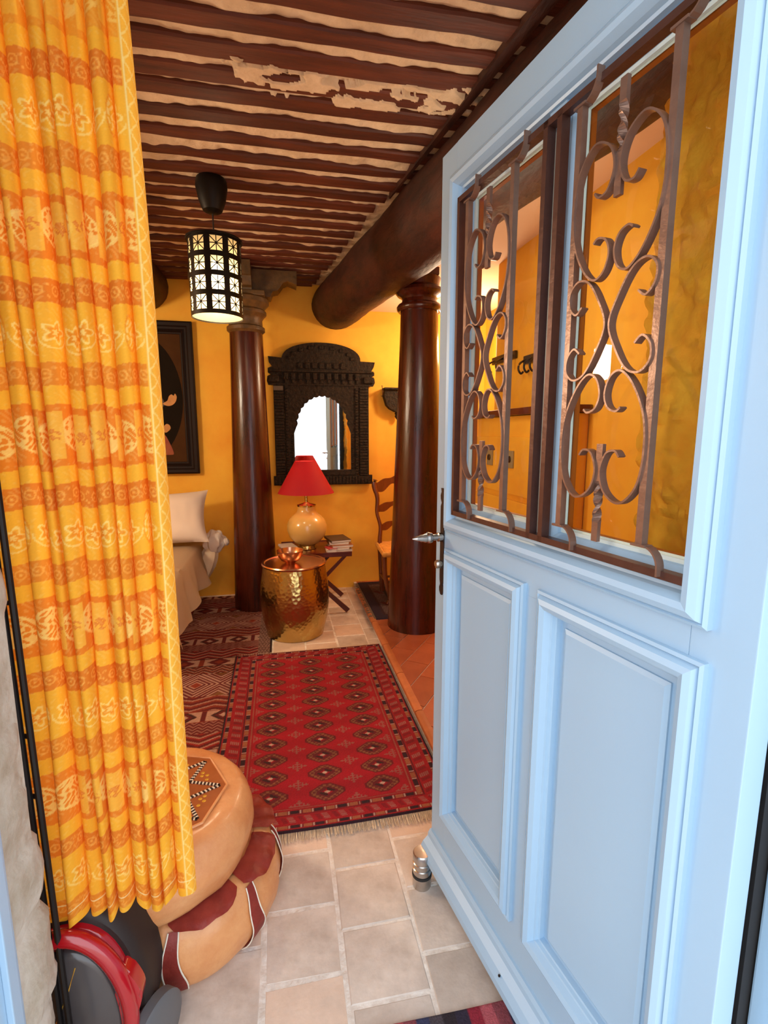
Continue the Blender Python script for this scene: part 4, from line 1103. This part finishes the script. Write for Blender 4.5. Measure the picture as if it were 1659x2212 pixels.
blob('painted_hand', [(0.165, -0.045), (0.20, -0.02), (0.215, 0.015), (0.235, 0.03), (0.25, 0.02), (0.262, 0.036), (0.274, 0.01), (0.262, -0.03), (0.235, -0.055), (0.20, -0.062)], -0.0150, skin)
blob('painted_hand', [(0.150, -0.25), (0.165, -0.22), (0.185, -0.205), (0.205, -0.215), (0.212, -0.24), (0.195, -0.262), (0.17, -0.275)], -0.0150, skin)
blob('painted_sash', [(0.12, -0.30), (0.16, -0.29), (0.19, -0.34), (0.225, -0.44), (0.20, -0.455), (0.14, -0.45), (0.10, -0.42)], -0.0148, sash)
blob('painted_coat', [(-0.18, 0.10), (-0.05, 0.16), (0.10, 0.08), (0.18, -0.04), (0.14, -0.10), (0.12, -0.28), (0.06, -0.46), (-0.16, -0.44), (-0.24, -0.2)], -0.0145, mat('painted_coat', srgb(48, 22, 12), 0.5, var=.5, scale=8))

mr = thing('carved_mirror', 'carved dark wood mirror with arched crest and scalloped glass on the yellow wall', 'mirror', (0.365, WY - 0.008, 0))
mr.rotation_euler = (0, 0, R(-1.0)); mr.location.y -= 0.006
K = 1.0 * (WY - 0.03) / 4.3
def MZ(z): return 1.4 + (z - 1.4) * K
MC = M['carved']
x0_, x1_ = -0.41, 0.415
# posts and rails
def carved_post(u0, u1, z0, z1, seed, horiz=False):
    t = bmesh.new(); r = random.Random(seed); bx(t, u0, u1, -0.030, 0, z0, z1)
    # carved relief blocks
    if not horiz:
        z = z0 + .004
        while z < z1 - .015:
            h = r.uniform(.014, .024); bx(t, u0 + .006, u1 - .006, -0.038 - r.uniform(0, .004), -0.029, z, min(z + h, z1 - .002), None, 0.003); z += h + .005
    else:
        u = u0 + .004
        while u < u1 - .02:
            w_ = r.uniform(.020, .030); bx(t, u, min(u + w_, u1), -0.040 - r.uniform(0, .004), -0.029, z0 + .008, z1 - .008, None, 0.003); u += w_ + .004
    return t
obj('side_post', carved_post(-0.405, -0.320, 1.00, 1.80, 1), MC, mr); obj('side_post', carved_post(0.315, 0.400, 1.00, 1.80, 2), MC, mr)
obj('inner_post', carved_post(-0.318, -0.282, 1.045, 1.80, 3), MC, mr); obj('inner_post', carved_post(0.277, 0.313, 1.045, 1.80, 4), MC, mr)
obj('bottom_rail', carved_post(-0.425, 0.43, 0.955, 1.035, 5, True), MC, mr)
box('bottom_rail', (-0.30, -0.034, 1.036), (0.30, 0, 1.085), MC, mr, 0.003)
# crest
crest = [(-0.445, 1.80), (0.44, 1.80), (0.455, 1.83), (0.45, 1.865), (0.425, 1.875), (0.45, 1.89), (0.45, 1.915), (0.425, 1.925), (0.445, 1.96), (0.455, 2.00), (0.33, 2.005)]
arc = [(0.33 * math.cos(t), 2.005 + 0.145 * math.sin(t) ** .85) for t in [PI * k / 24 for k in range(1, 24)]]
crest += arc + [(-0.33, 2.02), (-0.44, 2.03), (-0.435, 1.985), (-0.41, 1.95), (-0.445, 1.935), (-0.445, 1.90), (-0.42, 1.885), (-0.45, 1.87), (-0.455, 1.83)]
bm = bmesh.new(); prism(bm, crest, -0.035, 0.0)
r = random.Random(8)
for k in range(11):       # hanging drops along the cornice
    u = -0.30 + 0.06 * k; bx(bm, u - .018, u + .018, -0.052, -0.034, 1.845, 1.90, None, .006); bx(bm, u - .010, u + .010, -0.048, -0.034, 1.815, 1.845, None, .004)
for k in range(7):
    u = -0.18 + 0.06 * k; bx(bm, u - .022, u + .022, -0.044, -0.034, 1.935, 1.985, None, .008)
for k in range(9):        # rosettes up the arch
    t = PI * (k + .5) / 9; lathe_b = bmesh.new(); lathe_b.free()
    u, z = 0.265 * math.cos(t), 2.005 + 0.105 * math.sin(t); bx(bm, u - .02, u + .02, -0.045, -0.034, z - .015, z + .015, None, .008)
bx(bm, -0.44, 0.44, -0.058, -0.034, 1.905, 1.922, None, .004)
for s in (-1, 1): bx(bm, s * .40 - .045, s * .40 + .045, -0.062, -0.034, 1.82, 1.875, None, .012)
obj('crest', bm, MC, mr)
# spandrel plate with the scalloped arch opening
def arch_edge(n=90):
    out = []
    for i in range(n + 1):
        t = PI * i / n; a, b = 0.222, 0.262
        sc_ = 0.010 * abs(math.sin(i * PI / 6.0)); out.append(((a - sc_) * math.cos(t), 1.455 + (b - sc_) * math.sin(t)))
    return out
AE = [( 0.242, 1.085), (0.242, 1.40)] + arch_edge() + [(-0.242, 1.40), (-0.242, 1.085)]
def outer_for(p):
    x, z = p
    if z <= 1.41: return (math.copysign(0.285, x), z)
    ang = math.atan2(z - 1.455, x)
    c_, s_ = math.cos(ang), math.sin(ang); k = min(0.285 / max(abs(c_), 1e-6), (1.80 - 1.455) / max(s_, 1e-6))
    return (c_ * k, 1.455 + s_ * k)
bm = bmesh.new()
inn = [(bm.verts.new((x, -0.026, z)), bm.verts.new((x, -0.004, z))) for x, z in AE]; ou = [bm.verts.new((outer_for(p)[0], -0.026, outer_for(p)[1])) for p in AE]
for i in range(len(AE) - 1):
    bm.faces.new((inn[i][0], inn[i + 1][0], ou[i + 1], ou[i])); bm.faces.new((inn[i][0], inn[i][1], inn[i + 1][1], inn[i + 1][0]))
obj('arched_plate', bm, MC, mr)
bm = bmesh.new()
for s in (-1, 1):
    for k in range(16): lathe(bm, [(0.002, 0), (.006, .002), (.006, .008), (.002, .01)], 8, s * 0.258, -0.028, 1.10 + .019 * k)
obj('bead_row', bm, MC, mr)['kind'] = 'stuff'
gm = box('mirror_glass', (-0.25, -0.0015, 1.08), (0.25, 0.0015, 1.73), M['mirror'], mr); gm['label'] = 'bright reflecting glass'
gm.rotation_euler = (0, 0, R(-1.3)); gm.location = (0, -0.0125, 0)
box('paper_tag', (-0.403, -0.045, 1.755), (-0.325, -0.042, 1.790), mat('grey_tag', srgb(96, 86, 72), .7), mr)['label'] = 'small grey paper tag'

sh = thing('wall_bracket', 'small carved black wooden bracket shelf on the yellow wall, partly behind the right column', 'shelf', (1.02, WY - 0.005, 1.66))
bm = bmesh.new(); bx(bm, -0.13, 0.13, -0.12, 0, 0.112, 0.128, None, .004); obj('shelf_board', bm, MC, sh)
bm = bmesh.new(); prism(bm, [(-0.115, 0.112), (-0.125, 0.06), (-0.10, -0.02), (-0.07, -0.05), (-0.02, -0.075), (0.02, -0.075), (0.07, -0.05), (0.10, -0.02), (0.125, 0.06), (0.115, 0.112)], -0.09, -0.002); obj('carved_front', bm, MC, sh)
bm = bmesh.new(); lathe(bm, [(0.002, -0.145), (0.012, -0.135), (0.024, -0.115), (0.018, -0.10), (0.026, -0.09), (0.020, -0.075), (0.01, -0.07)], 16, 0, -0.05); obj('drop_finial', bm, MC, sh, True)
hk = thing('wall_hook', 'thin dark iron hook in the yellow wall beside the small bracket shelf', 'hook', (0.885, WY - 0.006, 1.78))
bm = bmesh.new(); tube(bm, smooth_path([(0, 0, -0.055), (0.0, -0.05, -0.06), (-0.004, -0.085, -0.04), (-0.012, -0.095, 0.02)], 5), 0.0035, 6); lathe(bm, [(0.002, 0), (.007, .002), (.002, .006)], 8, -0.012, -0.095, 0.02); obj('hook_arm', bm, M['iron_d'], hk, True)

# ================================================================== TABLE, LAMP, BOOKS, DRUM, BOWL
tb = thing('folding_table', 'low dark red wooden folding table with crossed legs behind the brass drum', 'table', (0.25, 3.95, 0))
TZ = 0.50
bm = bmesh.new(); bx(bm, -0.265, 0.265, -0.235, 0.235, TZ - .034, TZ - .004, None, .004); bx(bm, -0.265, 0.265, -0.235, -0.222, TZ - .01, TZ + .002); bx(bm, -0.265, 0.265, 0.222, 0.235, TZ - .01, TZ + .002); obj('tabletop', bm, M['table'], tb)
for yy in (-0.20, 0.19):
    for s in (-1, 1):
        bm = bmesh.new(); a, b = Vector((s * 0.235, yy + s * .012, 0.0)), Vector((-s * 0.215, yy + s * .012, TZ - .035))
        d_ = (b - a); L_ = d_.length; ang = math.atan2(d_.z, d_.x)
        bx(bm, 0, L_, -0.011, 0.011, -0.019, 0.019, Matrix.Translation(a + Vector((0, 0, .017))) @ Matrix.Rotation(-ang, 4, 'Y'), .002)
        for v in bm.verts: v.co.z = min(max(v.co.z, 0), TZ - .034)
        obj('leg', bm, M['table'], tb)
bm = bmesh.new(); bx(bm, -0.012, 0.012, -0.19, 0.18, 0.225, 0.249); obj('stretcher', bm, M['table'], tb)
lm = thing('table_lamp', 'table lamp with red cone shade and round cream ceramic base before the mirror', 'lamp', (0.188, 3.93, TZ - 0.0038))
bm = bmesh.new(); lathe(bm, [(0.068, 0), (0.072, 0.004), (0.066, 0.030), (0.06, 0.034)], 36); obj('foot', bm, M['brass'], lm, True)
bm = bmesh.new(); lathe(bm, [(0.060, 0.030), (0.100, 0.055), (0.138, 0.100), (0.156, 0.155), (0.155, 0.195), (0.135, 0.240), (0.100, 0.272), (0.078, 0.292), (0.070, 0.315), (0.070, 0.338), (0.06, .34)], 44); obj('ceramic_body', bm, M['cream_ceramic'], lm, True)
bm = bmesh.new(); lathe(bm, [(0.068, 0.337), (0.074, 0.340), (0.074, 0.350), (0.030, 0.362), (0.012, 0.372), (0.012, 0.42)], 32); obj('neck_cap', bm, M['brass'], lm, True)
bm = bmesh.new(); tube(bm, [(0, 0, .37), (0, 0, .66)], .004, 8); obj('stem', bm, M['brass'], lm)
bm = bmesh.new(); lathe(bm, [(0.218, 0.445), (0.082, 0.690)], 56, cap=False); lathe(bm, [(0.0795, 0.690), (0.2155, 0.445)], 56, cap=False); lathe(bm, [(0.0795, .690), (0.082, .692)], 56, cap=False); o = obj('lamp_shade', bm, M['shade_red'], lm, True)
bm = bmesh.new()
for k in range(3):
    t = 2 * PI * k / 3; tube(bm, [(0, 0, .655), (0.08 * math.cos(t), .08 * math.sin(t), .686)], .002, 6)
obj('shade_ring', bm, M['brass'], lm)
lampbulb = lamp('table_lamp_light', (0.188, 3.93, TZ + .56), 2.5, (1, .7, .4), .03)

def book(x, y, z, w, d, h, rz, col, label):
    t = thing('book', label, 'book', (x, y, z), rz, 'books and papers on the folding table')
    c_ = mat('cover_' + label.split()[0], col, .5, var=.4, scale=20)
    bm = bmesh.new(); bx(bm, -w / 2, w / 2, -d / 2, d / 2, 0, .0022); bx(bm, -w / 2, w / 2, -d / 2, d / 2, h - .0022, h); bx(bm, -w / 2, -w / 2 + .002, -d / 2, d / 2, 0.002, h - .002); obj('cover', bm, c_, t)
    bm = bmesh.new(); bx(bm, -w / 2 + .003, w / 2 - .003, -d / 2 + .003, d / 2 - .003, .0024, h - .0024); obj('pages', bm, M['paper'], t)
    return z + h + .0006
z = TZ - 0.0036
zz_ = book(0.435, 3.87, z, .17, .24, .016, .05, srgb(200, 180, 160), 'pale thin book at the bottom of the right-hand stack on the folding table')
zz_ = book(0.430, 3.87, zz_, .16, .23, .012, -.08, srgb(230, 216, 200), 'white booklet second from the bottom of the right-hand stack')
zz_ = book(0.440, 3.88, zz_, .165, .24, .020, .10, srgb(150, 92, 50), 'brown book in the middle of the right-hand stack on the folding table')
zz_ = book(0.430, 3.89, zz_, .15, .21, .014, -.03, srgb(214, 200, 186), 'cream magazine near the top of the right-hand stack')
zz_ = book(0.425, 3.90, zz_, .16, .22, .018, .18, srgb(70, 54, 38), 'dark covered book with a picture, topmost of the right-hand stack')
z2 = book(0.362, 3.79, z, .075, .10, .022, .02, srgb(236, 220, 200), 'small thick white paperback in front of the right-hand stack')
z2 = book(0.362, 3.79, z2, .07, .095, .010, .3, srgb(180, 60, 60), 'small pink covered booklet on the thick white paperback')
z3 = book(0.035, 3.86, z, .12, .18, .030, -.1, srgb(92, 56, 28), 'thick brown book left of the cream lamp base')
z3 = book(0.035, 3.86, z3, .11, .17, .014, .25, srgb(206, 196, 190), 'pale booklet on the thick brown book left of the lamp')

dm = thing('brass_drum_table', 'hammered brass drum stool with copper lid in front of the folding table', 'drum table', (0.070, 3.445, 0))
bm = bmesh.new(); lathe(bm, [(0.02, 0.0), (0.190, 0.0), (0.197, 0.006), (0.200, 0.03), (0.224, 0.12), (0.236, 0.22), (0.238, 0.30), (0.230, 0.39), (0.217, 0.47), (0.212, 0.500), (0.20, .502)], 64); obj('drum_body', bm, M['brass'], dm, True)
bm = bmesh.new(); lathe(bm, [(0.10, 0.500), (0.214, 0.500), (0.221, 0.504), (0.223, 0.512), (0.218, 0.520), (0.205, 0.520), (0.198, 0.514), (0.1, 0.513), (0.01, 0.513)], 64); obj('lid', bm, M['copper'], dm, True)['label'] = 'copper lid'
bw = thing('copper_bowl', 'small shiny copper bowl standing on the brass drum', 'bowl', (0.045, 3.44, 0.5132))
bm = bmesh.new(); lathe(bm, [(0.03, 0), (0.034, 0.0), (0.036, 0.004), (0.062, 0.018), (0.082, 0.045), (0.090, 0.078), (0.0915, 0.088), (0.089, 0.088), (0.087, 0.078), (0.079, 0.048), (0.059, 0.022), (0.03, 0.009), (0.002, 0.008)], 48); obj('bowl_shell', bm, M['copper'], bw, True)

# ================================================================== LADDER-BACK CHAIR
ch = thing('rush_chair', 'walnut ladder-back chair with a rush seat, half hidden behind the right column', 'chair', (0.99, 3.93, 0.0585))
def tubeobj(name, pts, r, m, n=6, seg=10):
    bm = bmesh.new(); tube(bm, smooth_path(pts, n), r, seg); return obj(name, bm, m, ch, True)
for s in (-1, 1):
    tubeobj('back_post', [(s * .17, .14, 0), (s * .175, .15, .20), (s * .185, .155, .42), (s * .178, .16, .56), (s * .205, .175, .68), (s * .197, .19, .80), (s * .222, .205, .90), (s * .212, .21, .955)], lambda t: .018 + .003 * math.sin(t * 9), M['chair'])
    tubeobj('front_leg', [(s * .195, -.20, 0), (s * .175, -.195, .05), (s * .190, -.19, .13), (s * .210, -.185, .24), (s * .215, -.18, .36), (s * .215, -.18, .40)], lambda t: .013 + .010 * t, M['chair'])
    tubeobj('side_stretcher', [(s * .185, -.18, .15), (s * .18, .15, .15)], .009, M['chair'], 2)
tubeobj('front_stretcher', [(-.20, -.18, .22), (.20, -.18, .22)], .009, M['chair'], 2)
def slat(z, h, wid_, yb):
    bm = bmesh.new(); n = 28; rows = []
    for i in range(n + 1):
        u = i / n * 2 - 1; x = u * wid_; t_ = z + h * (.55 + .30 * math.cos(u * PI * 1.0) + .10 * math.cos(u * PI * 3)); b_ = z - h * (.22 - .30 * math.cos(u * PI) + .14 * math.cos(u * PI * 3) + .25 * abs(u) ** 4)
        yy = yb + .02 * (1 - u * u); rows.append([bm.verts.new(c) for c in ((x, yy, b_), (x, yy, t_), (x, yy + .012, t_), (x, yy + .012, b_))])
    for a, b in zip(rows, rows[1:]):
        for k in range(4): bm.faces.new((a[k], a[(k + 1) % 4], b[(k + 1) % 4], b[k]))
    bm.faces.new(rows[0][::-1]); bm.faces.new(rows[-1]); obj('slat', bm, M['chair'], ch, True)
slat(.565, .066, .178, .158); slat(.725, .07, .198, .176); slat(.91, .10, .213, .196)
bm = bmesh.new(); N_ = 20; V = []
for j in range(N_ + 1):
    v = j / N_ * 2 - 1; row = []
    for i in range(N_ + 1):
        u = i / N_ * 2 - 1; w_ = .225 - .02 * (v + 1) / 2
        dist = 1 - max(abs(u), abs(v)); ridge = .005 * math.sin(max(abs(u), abs(v)) * 60)
        zt_ = .405 + .022 * (1 - (1 - min(1, dist * 5)) ** 2) - .008 * (1 - max(abs(u), abs(v))) + ridge * .3
        row.append(bm.verts.new((u * w_, v * .19 - .015, zt_)))
    V.append(row)
for j in range(N_):
    for i in range(N_): bm.faces.new((V[j][i], V[j][i + 1], V[j + 1][i + 1], V[j + 1][i]))
ext = bmesh.ops.extrude_face_region(bm, geom=bm.faces[:])
for e in ext['geom']:
    if isinstance(e, bmesh.types.BMVert): e.co.z = .385
obj('rush_seat', bm, M['rush'], ch, True)
bm = bmesh.new(); tube(bm, [(-.223, -.205, .405), (.223, -.205, .405), (.205, .175, .405), (-.205, .175, .405)], .022, 10, True); obj('seat_roll', bm, M['rush'], ch, True)

# ================================================================== BED
bd = thing('bed', 'bed under a draped cream sheet, beyond the curtain against the far wall', 'bed', (-1.5, 3.45, 0))
def soft_box(x0, x1, y0, y1, z0, z1, amp, seed, nx=30, ny=40, flare=0.0):
    bm = bmesh.new(); V = []
    prof = []
    hh = z1 - z0
    side = [(1.0 + 0, 0.0), (1, .25), (1, .5), (1, .75), (0.985, .93), (.955, 1.0), (.8, 1.02), (.4, 1.02), (0, 1.02)]
    cx, cy, hx, hy = (x0 + x1) / 2, (y0 + y1) / 2, (x1 - x0) / 2, (y1 - y0) / 2
    seg = 120; rings = []
    for (k, zf) in side:
        ring = []
        for i in range(seg):
            t = 2 * PI * i / seg; c_, s_ = math.cos(t), math.sin(t); p = 12
            kx = k if k < .9 else 1 - (1 - k) * 1.0
            X = cx + hx * kx * math.copysign(abs(c_) ** (2 / p), c_) ; Y = cy + hy * kx * math.copysign(abs(s_) ** (2 / p), s_)
            q = Vector((X * 7, Y * 7, zf * 1.2 + seed)); fold = noise.noise(q) * amp * (1.2 - zf if zf < 1 else .25)
            out = flare * (1 - zf) if zf < 1 else 0
            nx_2, ny_2 = (math.copysign(1, c_) if abs(c_) ** (2 / p) > .985 else 0), (math.copysign(1, s_) if abs(s_) ** (2 / p) > .985 else 0)
            ring.append(bm.verts.new((X + (fold + out) * nx_2, Y + (fold + out) * ny_2, z0 + hh * zf + (fold * .3 if zf < .01 else 0))))
        rings.append(ring)
    for a, b in zip(rings, rings[1:]):
        for i in range(seg): bm.faces.new((a[i], a[(i + 1) % seg], b[(i + 1) % seg], b[i]))
    bm.faces.new(rings[0][::-1])
    return bm
# mattress with sheet hanging over its right side
bm = bmesh.new(); rows = []
NY = 90
for j in range(NY + 1):
    y = -0.62 + 1.56 * j / NY; row = []
    f = lambda a, b: noise.noise(Vector((a * 6, y * 5, b)))
    hemz = 0.21 + 0.12 * (j / NY) ** 2 + 0.012 * math.sin(y * 13)
    hemx = 0.905 + 0.035 * f(0, 1) + 0.02 * math.sin(y * 17)
    for (x, z) in ((-0.7, .53), (0.4, .535), (0.78, .53), (0.83, .515), (0.86, .48), (0.872, .42), (0.885, .36), (0.895, .30), (0.905, .25), (0.91, .21)):
        if z < .5:
            k = (.5 - z) / .29; z = .5 - (.5 - hemz) * k; x = .85 + (hemx - .85) * k + .022 * k * noise.noise(Vector((y * 9, 0, k * 1.5))) + .012 * k * math.sin(y * 31 + k)
        row.append(bm.verts.new((x, y, z)))
    rows.append(row)
for a, b in zip(rows, rows[1:]):
    for i in range(len(a) - 1): bm.faces.new((a[i], a[i + 1], b[i + 1], b[i]))
bmesh.ops.solidify(bm, geom=bm.faces[:], thickness=0.006)
obj('sheet', bm, M['linen_cream'], bd, True)
box('mattress', (-0.70, -0.60, 0.30), (0.80, 0.93, 0.515), M['linen_cream'], bd, 0.03)
box('bed_base', (-0.68, -0.55, 0.12), (0.72, 0.92, 0.30), M['table'], bd, 0.005)
for x in (-0.62, 0.66):
    for y in (-0.50, 0.86): box('leg', (x - .03, y - .03, 0.0052), (x + .03, y + .03, 0.12), M['table'], bd)
# gathered knot of cloth at the head corner
bm = bmesh.new(); rows = []
for j in range(25):
    ph = PI * j / 24; row = []
    for i in range(36):
        t = 2 * PI * i / 36; rr = 0.085 * (1 + .22 * noise.noise(Vector((math.cos(t) * 2.2 * math.sin(ph), math.sin(t) * 2.2 * math.sin(ph), math.cos(ph) * 2.2))) + .06 * math.sin(t * 9) * math.sin(ph))
        row.append(bm.verts.new((0.955 + rr * math.sin(ph) * math.cos(t) * 1.0, 0.70 + rr * math.sin(ph) * math.sin(t) * .8, 0.535 + rr * math.cos(ph) * 1.1)))
    rows.append(row)
for a, b in zip(rows, rows[1:]):
    for i in range(36): bm.faces.new((a[i], a[(i + 1) % 36], b[(i + 1) % 36], b[i]))
bmesh.ops.remove_doubles(bm, verts=bm.verts[:], dist=1e-4)
kn = obj('knotted_corner', bm, M['linen'], bd, True); kn['label'] = 'white bunched corner of the cover'
bm = bmesh.new(); lathe(bm, [(0.004, -.03), (.026, -.02), (.034, 0), (.024, .02), (.004, .028)], 12); o = obj('knot_end', bm, M['linen'], bd, True); o.location = (1.045, 0.70, 0.53); o.rotation_euler = (0, R(70), 0)
bm = bmesh.new(); rows = []
for j in range(13):
    k = j / 12; z = .53 - .30 * k; rows.append([bm.verts.new((0.945 - .085 * k + (0.035 + .035 * math.sin(k * PI)) * math.cos(2 * PI * i / 20) * (1 + .2 * math.sin(i * 3)), 0.70 + (.04 + .05 * k) * math.sin(2 * PI * i / 20), z)) for i in range(20)])
for a, b in zip(rows, rows[1:]):
    for i in range(20): bm.faces.new((a[i], a[(i + 1) % 20], b[(i + 1) % 20], b[i]))
bm.faces.new(rows[0]); bm.faces.new(rows[-1][::-1]); obj('hanging_corner', bm, M['linen_cream'], bd, True)
# pillow leaning on the wall
pw = thing('pillow', 'large white pillow leaning on the yellow wall at the head of the bed', 'pillow', (-0.93, 4.00, 0.545))
bm = bmesh.new(); N_ = 34; F, Bk = [], []
for j in range(N_ + 1):
    v = j / N_ * 2 - 1; ra, rb_ = [], []
    for i in range(N_ + 1):
        u = i / N_ * 2 - 1
        pin = 1 - .10 * (1 - abs(u) ** 2) * abs(v) ** 3; pinv = 1 - .10 * (1 - abs(v) ** 2) * abs(u) ** 3
        x, z = u * .36 * pinv, v * .225 * pin
        th = .085 * ((1 - abs(u) ** 3.2) * (1 - abs(v) ** 3.2)) ** .55 + .010 * noise.noise(Vector((u * 2.6, v * 2.6, 1))) * (1 - max(abs(u), abs(v)) ** 6) + .005 * noise.noise(Vector((u * 8, v * 3, 4))) * (1 - max(abs(u), abs(v)) ** 6)
        ra.append(bm.verts.new((x, -th, z))); rb_.append(bm.verts.new((x, th + .001, z)))
    F.append(ra); Bk.append(rb_)
for G, s in ((F, 1), (Bk, -1)):
    for j in range(N_):
        for i in range(N_): bm.faces.new((G[j][i], G[j][i + 1], G[j + 1][i + 1], G[j + 1][i]))
bmesh.ops.remove_doubles(bm, verts=bm.verts[:], dist=.0015)
o = obj('pillow_case', bm, M['linen'], pw, True); o.rotation_euler = (R(-32), R(-3), 0); o.location = (0, .10, .195)

# ================================================================== THINGS SEEN THROUGH THE DOOR GLASS
cb = thing('yellow_cupboard', 'yellow plastered built-in cupboard with a ledge, seen through the left door pane', 'cupboard', (1.20, 2.46, 0.051))
box('body', (0.0, -0.42, 0.0), (0.158, 0.50, 1.44), M['wall'], cb, 0.012)
box('ledge', (-0.03, -0.44, 1.441), (0.158, 0.52, 1.475), M['table'], cb, 0.004)
box('door', (-0.018, -0.40, 1.03), (-0.001, 0.47, 1.33), M['wall'], cb, 0.004)
box('door', (-0.018, -0.40, 0.05), (-0.001, 0.47, 1.00), M['wall'], cb, 0.004)
for i, y in enumerate((2.70, 2.44)):
    q = thing('wall_socket', ('grey wall socket on the yellow cupboard, the one nearer the far wall' if i == 0 else 'grey wall socket on the yellow cupboard, the one nearer the doorway'), 'socket', (1.181, y, 1.265))
    box('cover_plate', (-0.008, -0.035, -0.045), (0, 0.035, 0.045), mat('grey_socket', srgb(150, 140, 110), .4), q, 0.002)
    bm = bmesh.new(); lathe(bm, [(0.004, 0), (0.018, .001), (0.016, .006), (.004, .004)], 16); o = obj('outlet', bm, M['black'], q); o.rotation_euler = (0, R(-90), 0); o.location = (-.008, 0, 0)
for i, (y, z, n) in enumerate(((2.93, 1.85, 3), (2.50, 1.80, 5))):
    q = thing('coat_rack', ('short dark rail of hooks on the yellow wall, nearer the far wall' if i == 0 else 'longer dark rail of hooks on the yellow wall above the cupboard'), 'coat rack', (1.356, y, z))
    box('rail', (-0.018, -0.16, -0.022), (0, 0.16, 0.022), M['black'], q, 0.003)
    for k in range(n):
        yy = -0.13 + .26 * k / (n - 1); bm = bmesh.new(); tube(bm, smooth_path([(-.015, yy, 0), (-.05, yy, -.02), (-.06, yy, -.05), (-.045, yy, -.075), (-.03, yy, -.065)], 4), .006, 8); obj('hook', bm, M['black'], q, True)
